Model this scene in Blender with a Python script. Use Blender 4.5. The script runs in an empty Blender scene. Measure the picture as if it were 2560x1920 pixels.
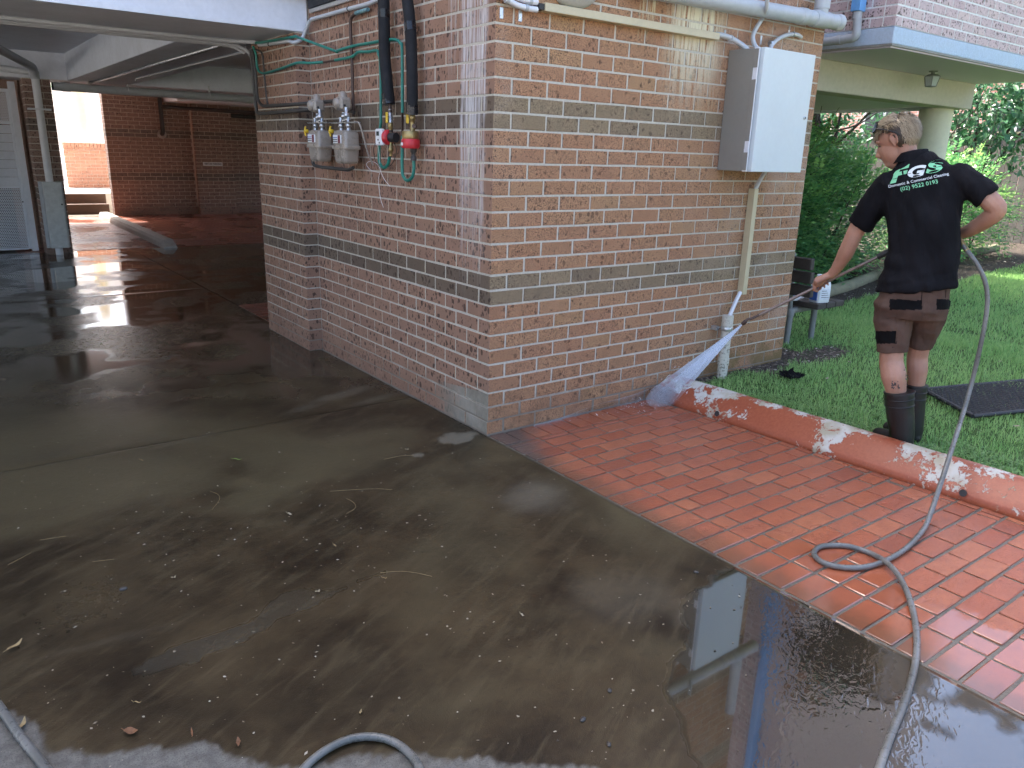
import bpy, math, random
import numpy as np
from mathutils import Vector, Matrix
random.seed(7); rng = np.random.default_rng(11)
sc = bpy.context.scene
COL = sc.collection
R = math.radians

# ------------------------------------------------------------------ camera
F_PX = 1918.139; CAM = np.array([-2.45088652, -3.48372025, 1.59973427])
YAW, PIT, ROL = 0.925381039, -0.291510113, 0.0293097052
_f = np.array([math.cos(YAW)*math.cos(PIT), math.sin(YAW)*math.cos(PIT), math.sin(PIT)])
_r = np.cross(_f, [0, 0, 1]); _r /= np.linalg.norm(_r); _u = np.cross(_r, _f)
RT = _r*math.cos(ROL)+_u*math.sin(ROL); UP = -_r*math.sin(ROL)+_u*math.cos(ROL); FW = _f
cd = bpy.data.cameras.new('camera'); cam = bpy.data.objects.new('camera', cd); COL.objects.link(cam)
cd.sensor_width = 36; cd.lens = F_PX/2560*36; cd.clip_start = 0.05; cd.clip_end = 3000
M = Matrix.Identity(4)
for i in range(3):
    M[i][0] = RT[i]; M[i][1] = UP[i]; M[i][2] = -FW[i]; M[i][3] = CAM[i]
cam.matrix_world = M
sc.camera = cam
sc.render.resolution_x = 1024; sc.render.resolution_y = 768

# ------------------------------------------------------------------ sky, sun, exposure
SUN_AZ = R(100); SUN_EL = R(54)          # azimuth from +x towards +y
SUN_DIR = Vector((math.cos(SUN_AZ)*math.cos(SUN_EL), math.sin(SUN_AZ)*math.cos(SUN_EL), math.sin(SUN_EL)))
w = bpy.data.worlds.new('World'); sc.world = w; w.use_nodes = True
wn = w.node_tree; bg = wn.nodes['Background']
sky = wn.nodes.new('ShaderNodeTexSky'); sky.sky_type = 'NISHITA'; sky.sun_disc = False
sky.sun_elevation = SUN_EL; sky.sun_rotation = math.pi/2-SUN_AZ
sky.air_density = 0.8; sky.dust_density = 4.0; sky.ozone_density = 0.4
wn.links.new(sky.outputs[0], bg.inputs[0]); bg.inputs[1].default_value = 0.15
sd = bpy.data.lights.new('sun', 'SUN'); so = bpy.data.objects.new('sun', sd); COL.objects.link(so)
sd.energy = 4.0; sd.angle = R(0.5); sd.color = (1.0, 0.94, 0.85)
so.rotation_euler = SUN_DIR.to_track_quat('Z', 'Y').to_euler(); so.location = (20, 30, 40)
sc.view_settings.view_transform = 'Standard'; sc.view_settings.look = 'None'
sc.view_settings.exposure = 2.28; sc.view_settings.gamma = 1.0

# ------------------------------------------------------------------ picture-point to place
def ray(u, v):
    return RT*((u-1280)/F_PX)+UP*(-(v-960)/F_PX)+FW
def gz(u, v, z=0.0):
    d = ray(u, v); return CAM+d*((z-CAM[2])/d[2])
def gx(u, v, x=0.0):
    d = ray(u, v); return CAM+d*((x-CAM[0])/d[0])
def gy(u, v, y=0.0):
    d = ray(u, v); return CAM+d*((y-CAM[1])/d[1])
def proj(P):
    d = np.asarray(P, float)-CAM; z = d@FW
    return 1280+F_PX*(d@RT)/z, 960-F_PX*(d@UP)/z, z

# ------------------------------------------------------------------ object helpers
def link(o, parent=None):
    COL.objects.link(o)
    if parent is not None: o.parent = parent
    return o
def tag(o, label=None, cat=None, group=None, kind=None):
    if label: o['label'] = label
    if cat: o['category'] = cat
    if group: o['group'] = group
    if kind: o['kind'] = kind
    return o
def thing(name, label, cat, loc=(0, 0, 0), rz=0, group=None):
    o = bpy.data.objects.new(name, None); COL.objects.link(o); o.empty_display_size = .1
    o.location = loc; o.rotation_euler = (0, 0, rz)
    return tag(o, label, cat, group)

class MB:
    """collects boxes, tubes, lathes ... in world or local space; build() links one mesh object"""
    def __init__(s): s.v = []; s.f = []; s.m = []; s.sm = []
    def add(s, vs, fs, mi=0, smooth=False):
        b = len(s.v); s.v += [tuple(map(float, q)) for q in vs]
        for f in fs: s.f.append(tuple(b+i for i in f)); s.m.append(mi); s.sm.append(smooth)
        return s
    def box(s, x0, x1, y0, y1, z0, z1, bev=0.0, mi=0, M=None):
        if bev <= 0:
            vs = [(x, y, z) for x in (x0, x1) for y in (y0, y1) for z in (z0, z1)]
            fs = [(0, 1, 3, 2), (4, 6, 7, 5), (0, 4, 5, 1), (2, 3, 7, 6), (0, 2, 6, 4), (1, 5, 7, 3)]
        else:
            vs = []; b = bev; idx = {}
            lo = (x0, y0, z0); hi = (x1, y1, z1)
            for cx in (0, 1):
                for cy in (0, 1):
                    for cz in (0, 1):
                        c = (cx, cy, cz); p = [hi[i] if c[i] else lo[i] for i in range(3)]
                        for ax in range(3):
                            q = list(p)
                            for i in range(3):
                                if i != ax: q[i] += -b if c[i] else b
                            idx[(c, ax)] = len(vs); vs.append(q)
            fs = []
            def g(c, a): return idx[(tuple(c), a)]
            for ax in range(3):
                o1, o2 = [(1, 2), (2, 0), (0, 1)][ax]
                for sd_ in (0, 1):
                    cs = []
                    for (a, bb) in ((0, 0), (1, 0), (1, 1), (0, 1)):
                        c = [0, 0, 0]; c[ax] = sd_; c[o1] = a; c[o2] = bb; cs.append(g(c, ax))
                    fs.append(tuple(cs if sd_ else cs[::-1]))
            for ax in range(3):
                o1, o2 = [(1, 2), (2, 0), (0, 1)][ax]
                for a in (0, 1):
                    for bb in (0, 1):
                        c0 = [0, 0, 0]; c0[o1] = a; c0[o2] = bb; c1 = list(c0); c1[ax] = 1
                        q = (g(c0, o1), g(c1, o1), g(c1, o2), g(c0, o2))
                        fs.append(q if a == bb else q[::-1])
            for cx in (0, 1):
                for cy in (0, 1):
                    for cz in (0, 1):
                        c = (cx, cy, cz); t = (g(c, 0), g(c, 1), g(c, 2))
                        fs.append(t if (cx+cy+cz) % 2 == 1 else t[::-1])
        if M is not None: vs = [M @ Vector(q) for q in vs]
        return s.add(vs, fs, mi)
    def prism(s, poly, h0, h1, axis='z', mi=0, smooth=False):
        n = len(poly)
        def P(a, b, h): return {'z': (a, b, h), 'y': (a, h, b), 'x': (h, a, b)}[axis]
        vs = [P(a, b, h0) for a, b in poly]+[P(a, b, h1) for a, b in poly]
        fs = [(i, (i+1) % n, n+(i+1) % n, n+i) for i in range(n)]
        s.add(vs, fs, mi, smooth); s.add(vs, [tuple(range(n))[::-1], tuple(range(n, 2*n))], mi); return s
    def tube(s, pts, r, seg=10, mi=0, caps=True, smooth=True, flat=1.0):
        pts = [np.array(p, float) for p in pts]; n = len(pts)
        rs = [r]*n if np.isscalar(r) else list(r)
        T = []
        for i in range(n):
            t = pts[min(i+1, n-1)]-pts[max(i-1, 0)]; T.append(t/(np.linalg.norm(t)+1e-12))
        a = np.array([0, 0, 1.]) if abs(T[0][2]) < .9 else np.array([1., 0, 0])
        N_ = np.cross(T[0], a); N_ /= np.linalg.norm(N_); vs = []
        for i in range(n):
            N_ = N_-T[i]*(N_@T[i]); N_ /= np.linalg.norm(N_)+1e-12; B_ = np.cross(T[i], N_)
            for k in range(seg):
                an = 2*math.pi*k/seg
                vs.append(pts[i]+(N_*math.cos(an)+B_*math.sin(an)*flat)*rs[i])
        fs = [(i*seg+k, i*seg+(k+1) % seg, (i+1)*seg+(k+1) % seg, (i+1)*seg+k) for i in range(n-1) for k in range(seg)]
        s.add(vs, fs, mi, smooth)
        if caps: s.add(vs, [tuple(range(seg))[::-1], tuple(range((n-1)*seg, n*seg))], mi)
        return s
    def cyl(s, p0, p1, r, seg=14, mi=0): return s.tube([p0, p1], r, seg, mi)
    def lathe(s, prof, origin, axis=(0, 0, 1), seg=16, mi=0, smooth=True):
        ax = np.array(axis, float); ax /= np.linalg.norm(ax)
        a = np.array([0, 0, 1.]) if abs(ax[2]) < .9 else np.array([1., 0, 0])
        n1 = np.cross(ax, a); n1 /= np.linalg.norm(n1); n2 = np.cross(ax, n1); o = np.array(origin, float); vs = []
        for (r_, h) in prof:
            for k in range(seg):
                an = 2*math.pi*k/seg; vs.append(o+ax*h+(n1*math.cos(an)+n2*math.sin(an))*r_)
        m = len(prof)
        fs = [(i*seg+k, i*seg+(k+1) % seg, (i+1)*seg+(k+1) % seg, (i+1)*seg+k) for i in range(m-1) for k in range(seg)]
        s.add(vs, fs, mi, smooth)
        return s.add(vs, [tuple(range(seg))[::-1], tuple(range((m-1)*seg, m*seg))], mi)
    def ell(s, c, rad, seg=16, rings=10, mi=0, M=None):
        vs = []; c = np.array(c, float)
        for i in range(rings+1):
            t = math.pi*i/rings
            for k in range(seg):
                a = 2*math.pi*k/seg
                q = Vector((rad[0]*math.sin(t)*math.cos(a), rad[1]*math.sin(t)*math.sin(a), rad[2]*math.cos(t)))
                if M is not None: q = M @ q
                vs.append(c+np.array(q))
        fs = [(i*seg+k, (i+1)*seg+k, (i+1)*seg+(k+1) % seg, i*seg+(k+1) % seg) for i in range(rings) for k in range(seg)]
        return s.add(vs, fs, mi, True)
    def loft(s, rings, mi=0, smooth=True):
        n = len(rings[0]); vs = [q for r_ in rings for q in r_]
        fs = [(i*n+k, i*n+(k+1) % n, (i+1)*n+(k+1) % n, (i+1)*n+k) for i in range(len(rings)-1) for k in range(n)]
        s.add(vs, fs, mi, smooth)
        return s.add(vs, [tuple(range(n))[::-1], tuple(range((len(rings)-1)*n, len(rings)*n))], mi, smooth)
    def mesh(s, name, mats):
        me = bpy.data.meshes.new(name); me.from_pydata(s.v, [], s.f)
        for m in (mats if isinstance(mats, (list, tuple)) else [mats]): me.materials.append(m)
        me.polygons.foreach_set('material_index', s.m); me.polygons.foreach_set('use_smooth', s.sm)
        me.update(); return me
    def build(s, name, mats, parent=None):
        return link(bpy.data.objects.new(name, s.mesh(name, mats)), parent)

def fast_mesh(name, V, F, mat, parent=None, attrs=None, smooth=False):
    """big meshes from numpy arrays; F is an (n,3) or (n,4) array"""
    V = np.asarray(V, np.float32); F = np.asarray(F, np.int32); k = F.shape[1]
    me = bpy.data.meshes.new(name); me.vertices.add(len(V)); me.vertices.foreach_set('co', V.ravel())
    me.loops.add(F.size); me.loops.foreach_set('vertex_index', F.ravel())
    me.polygons.add(len(F)); me.polygons.foreach_set('loop_start', np.arange(0, F.size, k, dtype=np.int32))
    try: me.polygons.foreach_set('loop_total', np.full(len(F), k, dtype=np.int32))
    except Exception: pass
    if smooth: me.polygons.foreach_set('use_smooth', np.ones(len(F), dtype=bool))
    me.update(calc_edges=True); me.validate()
    for a, val in (attrs or {}).items():
        at = me.attributes.new(a, 'FLOAT', 'POINT'); at.data.foreach_set('value', np.asarray(val, np.float32).ravel())
    me.materials.append(mat)
    return link(bpy.data.objects.new(name, me), parent)

def spline(pts, n=8):
    """Catmull-Rom through the points"""
    P = [np.array(p, float) for p in pts]; P = [2*P[0]-P[1]]+P+[2*P[-1]-P[-2]]; out = []
    for i in range(1, len(P)-2):
        a, b, c, d = P[i-1:i+3]
        for k in range(n):
            t = k/n; out.append(.5*((2*b)+(c-a)*t+(2*a-5*b+4*c-d)*t*t+(3*b-a-3*c+d)*t**3))
    out.append(P[-2]); return out
def bend(pts, r=.03, n=5):
    """polyline with rounded corners"""
    P = [np.array(p, float) for p in pts]; out = [P[0]]
    for i in range(1, len(P)-1):
        a = P[i-1]-P[i]; b = P[i+1]-P[i]; la, lb = np.linalg.norm(a), np.linalg.norm(b); q = min(r, la*.45, lb*.45)
        s0 = P[i]+a/la*q; s1 = P[i]+b/lb*q
        for k in range(n+1):
            t = k/n; out.append((1-t)**2*s0+2*t*(1-t)*P[i]+t*t*s1)
    out.append(P[-1]); return out
def vnoise(x, y, seed=0):
    """smooth value noise on arrays, 0..1"""
    xi = np.floor(x).astype(np.int64); yi = np.floor(y).astype(np.int64); fx = x-xi; fy = y-yi
    fx = fx*fx*(3-2*fx); fy = fy*fy*(3-2*fy)
    def h(a, b):
        q = (a*374761393+b*668265263+seed*2147483647) & 0xffffffff
        q = ((q ^ (q >> 13))*1274126177) & 0xffffffff
        return ((q ^ (q >> 16)) & 0xffff)/65535.0
    return (h(xi, yi)*(1-fx)+h(xi+1, yi)*fx)*(1-fy)+(h(xi, yi+1)*(1-fx)+h(xi+1, yi+1)*fx)*fy
def fbm(x, y, seed=0, oc=4):
    s = 0; a = .5
    for o in range(oc): s = s+a*vnoise(x*2**o+o*17.3, y*2**o-o*9.1, seed+o); a *= .5
    return s/(1-.5**oc)
def sst(x, a, b):
    t = np.clip((x-a)/(b-a), 0, 1); return t*t*(3-2*t)
cy = sc.cycles
cy.max_bounces = 6; cy.diffuse_bounces = 5; cy.glossy_bounces = 3; cy.transmission_bounces = 4; cy.transparent_max_bounces = 8; cy.volume_bounces = 1
cy.caustics_reflective = False; cy.caustics_refractive = False; cy.use_adaptive_sampling = True; cy.adaptive_threshold = .03; cy.use_denoising = True; cy.sample_clamp_indirect = 6
# ------------------------------------------------------------------ materials
class NT:
    def __init__(s, name):
        s.m = bpy.data.materials.new(name); s.m.use_nodes = True; s.t = s.m.node_tree; s.t.nodes.clear()
        s.out = s.t.nodes.new('ShaderNodeOutputMaterial'); s._pos = None
    def n(s, ty, ins=None, **at):
        nd = s.t.nodes.new('ShaderNode'+ty)
        for k, v in at.items(): setattr(nd, k, v)
        for k, v in (ins or {}).items(): s.set(nd.inputs[k], v)
        return nd
    def set(s, sock, v):
        if isinstance(v, bpy.types.NodeSocket): s.t.links.new(v, sock)
        elif v is not None:
            if isinstance(v, (tuple, list)) and len(v) == 3 and sock.type == 'RGBA': v = (*v, 1)
            sock.default_value = v
    @property
    def pos(s):
        if s._pos is None: s._pos = s.n('NewGeometry').outputs['Position']
        return s._pos
    def xyz(s): q = s.n('SeparateXYZ', {0: s.pos}); return q.outputs
    def rand(s):
        a = s.n('ObjectInfo').outputs['Random']; b = s.n('NewGeometry').outputs['Random Per Island']
        return s.ma('FRACT', s.ma('ADD', a, b))
    def ma(s, op, a, b=None, c=None, clamp=False):
        nd = s.n('Math', operation=op, use_clamp=clamp); s.set(nd.inputs[0], a)
        if b is not None: s.set(nd.inputs[1], b)
        if c is not None: s.set(nd.inputs[2], c)
        return nd.outputs[0]
    def mr(s, v, a, b, c=0., d=1., smooth=True):
        nd = s.n('MapRange', interpolation_type='SMOOTHSTEP' if smooth else 'LINEAR')
        for i, q in enumerate((v, a, b, c, d)): s.set(nd.inputs[i], q)
        return nd.outputs[0]
    def mix(s, f, a, b, blend='MIX'):
        nd = s.n('Mix', data_type='RGBA', blend_type=blend, clamp_factor=True)
        s.set(nd.inputs[0], f); s.set(nd.inputs[6], a); s.set(nd.inputs[7], b); return nd.outputs[2]
    def ramp(s, f, stops, interp='LINEAR'):
        nd = s.n('ValToRGB'); s.set(nd.inputs[0], f); cr = nd.color_ramp; cr.interpolation = interp
        while len(cr.elements) < len(stops): cr.elements.new(.5)
        for e, (p, c) in zip(cr.elements, stops): e.position = p; e.color = (*c, 1) if len(c) == 3 else c
        return nd.outputs[0]
    def vec(s, v, scale=(1, 1, 1), off=None):
        nd = s.n('VectorMath', operation='MULTIPLY'); s.set(nd.inputs[0], v); nd.inputs[1].default_value = scale
        o = nd.outputs[0]
        if off is not None:
            n2 = s.n('VectorMath', operation='ADD'); s.set(n2.inputs[0], o); s.set(n2.inputs[1], off); o = n2.outputs[0]
        return o
    def noise(s, vec=None, scale=5., detail=3., rough=.5, dist=0., col=False):
        nd = s.n('TexNoise', {'Vector': vec if vec is not None else s.pos, 'Scale': scale, 'Detail': detail, 'Roughness': rough, 'Distortion': dist})
        return nd.outputs[1 if col else 0]
    def vor(s, vec=None, scale=5., rnd=1., feat='F1'):
        nd = s.n('TexVoronoi', {'Vector': vec if vec is not None else s.pos, 'Scale': scale, 'Randomness': rnd}, feature=feat)
        return nd.outputs
    def attr(s, name): return s.n('Attribute', attribute_name=name).outputs['Fac']
    def bump(s, h, strength=.3, dist=.01, normal=None):
        ins = {'Height': h, 'Strength': strength, 'Distance': dist}
        if normal is not None: ins['Normal'] = normal
        return s.n('Bump', ins).outputs[0]
    def bsdf(s, col, rough=.7, normal=None, **kw):
        ins = {'Base Color': col, 'Roughness': rough}
        if normal is not None: ins['Normal'] = normal
        ren = {'metal': 'Metallic', 'spec': 'Specular IOR Level', 'coat': 'Coat Weight', 'coatr': 'Coat Roughness', 'ior': 'IOR',
               'sss': 'Subsurface Weight', 'trans': 'Transmission Weight', 'alpha': 'Alpha', 'sheen': 'Sheen Weight', 'coatn': 'Coat Normal', 'coatior': 'Coat IOR'}
        for k, v in kw.items(): ins[ren[k]] = v
        nd = s.n('BsdfPrincipled', ins); s.t.links.new(nd.outputs[0], s.out.inputs[0]); s.b = nd
        return s.m
def plain(name, col, rough=.6, metal=0., var=.12, scale=14., bump=.0, spec=.5, coat=0.):
    """a painted or plastic surface with slight uneven tone, scuffs and dirt"""
    t = NT(name); n1 = t.noise(scale=scale, detail=5, rough=.65); n2 = t.noise(scale=scale*9, detail=3)
    f = t.ma('ADD', t.ma('MULTIPLY', n1, .7), t.ma('MULTIPLY', n2, .3))
    c = t.mix(t.mr(f, .3, .7), tuple(x*(1-var) for x in col), tuple(min(1, x*(1+var)) for x in col))
    r = t.mr(n1, .3, .7, max(.02, rough-.08), min(1, rough+.1))
    nm = t.bump(n2, bump, .004) if bump else None
    return t.bsdf(c, r, nm, metal=metal, spec=spec, coat=coat)

def spots(t, vec, scale, size, keep):
    """irregular round blotches; keep = share of cells that carry one"""
    d = t.noise(vec, scale*1.6, 0, col=True)
    nd = t.n('VectorMath', operation='MULTIPLY_ADD'); t.set(nd.inputs[0], d); nd.inputs[1].default_value = (.5/scale,)*3; t.set(nd.inputs[2], vec)
    o = t.vor(nd.outputs[0], scale)
    c = t.n('SeparateColor', {0: o['Color']}).outputs
    r = t.ma('MULTIPLY', t.mr(c[1], 0., 1., size*.35, size, False), 1.)
    m = t.mr(t.ma('SUBTRACT', o['Distance'], r), -.035, .03, 1., 0.)
    return t.ma('MULTIPLY', m, t.ma('LESS_THAN', c[0], keep))

def brick(name, cols, fine=.5, spot=.5, stain=None, vstretch=1.0, spotcol=(.045, .028, .022), fscale=300., spa=.78):
    t = NT(name); rn = t.rand()
    off = t.n('CombineXYZ', {0: t.ma('MULTIPLY', rn, 31.), 1: t.ma('MULTIPLY', rn, 17.), 2: t.ma('MULTIPLY', rn, 53.)}).outputs[0]
    v = t.vec(t.pos, (1, 1, vstretch), off)
    st = [(i/(len(cols)-1), c) for i, c in enumerate(cols)]
    c = t.ramp(rn, st)
    lo = t.noise(v, 11., 2, .6)
    c = t.mix(t.mr(lo, .3, .72, 0, .5), c, tuple(x*1.3 for x in cols[0]))
    g = t.noise(v, fscale, 1, .6)
    c = t.mix(t.mr(g, .53, .64, 0, fine), c, (.07, .045, .032))
    c = t.mix(t.mr(g, .40, .30, 0, fine*.45), c, tuple(min(1, x*1.55) for x in cols[-1]))
    s1 = spots(t, v, 30., .42, spot); s2 = spots(t, t.vec(t.pos, (1, 1, vstretch*.8), off), 75., .5, spot*.7)
    c = t.mix(t.ma('MULTIPLY', s1, spa), c, spotcol); c = t.mix(t.ma('MULTIPLY', s2, spa*.9), c, spotcol)
    if stain: c = stain(t, c)
    h = t.ma('ADD', t.ma('MULTIPLY', g, .5), t.ma('MULTIPLY', lo, .5))
    return t.bsdf(c, .82, t.bump(h, .45, .004), spec=.3)

def stainA(t, c):
    """lime runs below the slab, moss and soil splash at the foot, of the wall facing the drive"""
    x, y, z = t.xyz()
    sv = t.n('CombineXYZ', {0: t.ma('MULTIPLY', x, 38.), 1: 0., 2: t.ma('MULTIPLY', z, 2.2)}).outputs[0]
    run = t.noise(sv, 1., 4, .65)
    a = t.ma('MULTIPLY', t.ma('MULTIPLY', t.mr(x, 1.18, 1.42), t.mr(x, 1.62, 1.85, 1, 0)), t.mr(z, 1.75, 2.45))
    a = t.ma('MULTIPLY', a, t.mr(run, .36, .54)); c = t.mix(t.ma('MULTIPLY', a, .95), c, (.72, .68, .50))
    a2 = t.ma('MULTIPLY', t.ma('MULTIPLY', t.mr(x, .95, 1.05), t.mr(x, 1.12, 1.2, 1, 0)), t.mr(z, 2.2, 2.5))
    c = t.mix(t.ma('MULTIPLY', a2, t.mr(run, .45, .6)), c, (.6, .55, .36))
    # pale lime bloom
    bl = t.noise(scale=2.3, detail=3, rough=.6); bl2 = t.noise(scale=170., detail=1)
    right = t.mr(x, 1.2, 2.6, 0, .55); leftc = t.ma('MULTIPLY', t.mr(x, .35, .0), t.mr(z, 1.2, 2.1, 0, .5))
    c = t.mix(t.ma('MULTIPLY', t.ma('MULTIPLY', t.mr(bl, .42, .68), t.ma('ADD', right, leftc)), t.mr(bl2, .4, .6)), c, (.52, .42, .36))
    dirt = t.noise(scale=4.5, detail=3, rough=.7)
    foot = t.ma('MULTIPLY', t.mr(z, .55, .0), t.mr(dirt, .42, .66)); c = t.mix(t.ma('MULTIPLY', foot, .35), c, (.10, .065, .04))
    moss = t.ma('MULTIPLY', t.ma('MULTIPLY', t.mr(z, .38, .05), t.mr(x, 1.35, 2.3)), t.mr(dirt, .36, .6))
    return t.mix(t.ma('MULTIPLY', moss, .62), c, (.12, .105, .028))
def stainB(t, c):
    """white lime runs beside the corner and the grey slurry coat at its foot, on the wall along the drive"""
    x, y, z = t.xyz()
    sv = t.n('CombineXYZ', {0: 0., 1: t.ma('MULTIPLY', y, 75.), 2: t.ma('MULTIPLY', z, 2.)}).outputs[0]
    run = t.noise(sv, 1., 5, .7); wob = t.ma('MULTIPLY', t.ma('SUBTRACT', t.noise(scale=3., detail=3), .5), .10)
    yy = t.ma('ADD', y, wob)
    band = t.ma('MULTIPLY', t.mr(yy, .055, .10), t.mr(yy, .30, .34, 1, 0))
    band = t.ma('MULTIPLY', band, t.mr(t.ma('ADD', z, t.ma('MULTIPLY', run, .9)), 1.25, 2.35))
    c = t.mix(t.ma('MULTIPLY', band, t.mr(run, .36, .62, 0, .95)), c, (.66, .64, .64))
    b2 = t.ma('MULTIPLY', t.ma('MULTIPLY', t.mr(yy, .36, .39), t.mr(yy, .43, .46, 1, 0)), t.mr(z, 1.9, 2.3))
    c = t.mix(t.ma('MULTIPLY', b2, t.mr(run, .4, .6, 0, .8)), c, (.5, .47, .44))
    d = t.noise(scale=5., detail=5, rough=.7)
    edge = t.ma('ADD', y, t.ma('MULTIPLY', t.ma('SUBTRACT', d, .5), .45))
    sl = t.ma('MULTIPLY', t.mr(edge, .62, .28), t.mr(t.ma('ADD', z, t.ma('MULTIPLY', y, .12)), .268, .258))
    c = t.mix(t.ma('MULTIPLY', sl, .9), c, t.mix(t.mr(d, .3, .7), (.20, .19, .15), (.33, .31, .26)))
    foot = t.ma('MULTIPLY', t.mr(z, .26, .0), t.mr(d, .35, .6)); foot = t.ma('MULTIPLY', foot, t.mr(y, .4, .9))
    return t.mix(t.ma('MULTIPLY', foot, .35), c, (.17, .09, .06))

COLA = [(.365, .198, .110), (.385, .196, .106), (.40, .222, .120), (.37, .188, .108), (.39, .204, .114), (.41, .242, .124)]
COLB_DIM = [(.278, .162, .112), (.298, .173, .118), (.308, .183, .124), (.272, .157, .112), (.322, .193, .13)]  # same brick as the drive face; this side's dimmer light is in the colour
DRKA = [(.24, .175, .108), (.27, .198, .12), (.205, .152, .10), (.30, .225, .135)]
DRKB_DIM = [(.135, .098, .070), (.155, .115, .082), (.125, .09, .066), (.17, .13, .094)]  # band bricks likewise, darkened for the dimmer side
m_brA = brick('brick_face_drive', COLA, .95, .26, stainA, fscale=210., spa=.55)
m_brB = brick('brick_face_carport_dim', COLB_DIM, .12, .62, stainB, .7, fscale=240.)
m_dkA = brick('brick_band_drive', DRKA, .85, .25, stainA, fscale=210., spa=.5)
m_dkB = brick('brick_band_carport_dim', DRKB_DIM, .12, .5, stainB, .7, fscale=240.)
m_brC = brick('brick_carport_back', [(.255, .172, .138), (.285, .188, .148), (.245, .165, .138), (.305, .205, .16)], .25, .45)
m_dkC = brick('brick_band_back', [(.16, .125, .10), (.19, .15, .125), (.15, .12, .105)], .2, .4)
m_brD = brick('brick_balcony', [(.54, .42, .42), (.58, .45, .44), (.55, .41, .41), (.62, .49, .46)], .2, .55)
m_brE = brick('brick_retaining', [(.40, .22, .16), (.44, .26, .19), (.36, .2, .15)], .3, .4)
def mortar(name, col, stain=None):
    t = NT(name); n = t.noise(scale=60., detail=4, rough=.7); d = t.noise(scale=6., detail=5, rough=.7)
    c = t.mix(t.mr(n, .3, .7), tuple(x*.8 for x in col), col)
    c = t.mix(t.mr(d, .60, .74, 0, .6), c, (.16, .14, .115))
    x, y, z = t.xyz()
    c = t.mix(t.ma('MULTIPLY', t.mr(t.ma('ADD', z, t.ma('MULTIPLY', d, .25)), .40, .22), .8), c, (.17, .13, .095))
    if stain: c = stain(t, c)
    return t.bsdf(c, .9, t.bump(n, .6, .004), spec=.2)
m_mor = mortar('mortar', (.58, .54, .455)); m_morC = mortar('mortar_back', (.58, .51, .43)); m_morD = mortar('mortar_balcony', (.80, .80, .78))

m_paint = plain('paint_ceiling', (.71, .76, .84), .7, var=.08, scale=3.)
m_beam = plain('paint_beam', (.76, .79, .85), .65, var=.07, scale=3.5)
m_pvcw = plain('pvc_white', (.66, .68, .70), .4, var=.06)
m_pvcg = plain('pvc_grey', (.42, .44, .46), .4, var=.08)
m_conduit = plain('conduit_grey', (.52, .54, .56), .45, var=.08)
m_corr = plain('conduit_white', (.72, .73, .76), .45, var=.05)
m_cream = plain('trunking_cream', (.55, .475, .31), .45, var=.06)
m_cab = plain('cabinet_paint', (.60, .65, .66), .35, var=.03, scale=4.)
m_cabs = plain('cabinet_side', (.24, .225, .195), .45, var=.05, scale=4.)
m_black = plain('black_rubber', (.022, .022, .024), .55, var=.2)
m_foam = plain('pipe_insulation', (.008, .0085, .011), .8, var=.2, bump=.3)
m_tape = plain('black_tape', (.008, .008, .011), .25, var=.2)
m_green = plain('green_pipe', (.02, .20, .155), .4, var=.25, scale=20.)
m_copper = plain('dark_copper', (.085, .055, .045), .45, metal=.5, var=.3, scale=25.)
m_steel = plain('galvanised', (.55, .56, .57), .32, metal=.85, var=.15, scale=30.)
m_brass = plain('brass', (.36, .27, .12), .38, metal=.8, var=.25, scale=30.)
m_yellow = plain('yellow_plastic', (.72, .47, .03), .4)
m_red = plain('red_plastic', (.52, .025, .035), .35)
m_meter = plain('meter_paint', (.31, .265, .22), .3, var=.05, coat=.2)
m_white = plain('white_plastic', (.76, .77, .78), .35, var=.04)
m_blue = plain('blue_print', (.05, .13, .42), .4)
m_ink = plain('black_ink', (.02, .02, .022), .5)
m_lcd = plain('meter_display', (.05, .06, .055), .2)
m_dkred = plain('dark_red_dial', (.18, .03, .04), .4)
m_dkpipe = plain('old_black_pipe', (.05, .046, .042), .5, var=.35, scale=30.)
m_creamr = plain('cream_render', (.47, .44, .36), .85, var=.08, scale=20., bump=.6)
m_creamc = plain('cream_column', (.62, .60, .46), .7, var=.06, bump=.2)
m_soffit = plain('soffit_paint', (.68, .61, .72), .7, var=.03)
m_band = plain('textured_band', (.50, .60, .72), .8, var=.1, scale=40., bump=1.)
m_gatew = plain('gate_white', (.66, .69, .74), .35, var=.05)
m_step = plain('step_render', (.10, .062, .045), .8, var=.2, bump=.4)
m_conc_l = plain('light_concrete', (.42, .40, .37), .85, var=.15, bump=.5)
m_block = plain('block_wall', (.78, .78, .79), .85, var=.12, bump=.4)
def pvc_dirty():
    t = NT('pvc_dirty'); n = t.noise(scale=55., detail=4, rough=.7); x, y, z = t.xyz()
    m = t.ma('MULTIPLY', t.mr(n, .5, .62), t.mr(z, .6, .15, .25, .9))
    return t.bsdf(t.mix(m, (.58, .55, .47), (.10, .08, .055)), .55)
m_pvcd = pvc_dirty()
def hose_mat():
    t = NT('hose_grey'); n = t.noise(scale=35., detail=4, rough=.7); n2 = t.noise(scale=6., detail=3)
    c = t.mix(t.mr(n2, .35, .65), (.105, .108, .10), (.18, .182, .172)); c = t.mix(t.mr(n, .58, .7, 0, .6), c, (.10, .09, .075))
    return t.bsdf(c, t.mr(n, .3, .7, .22, .45), t.bump(n, .15, .003))
m_hose = hose_mat()
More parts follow.
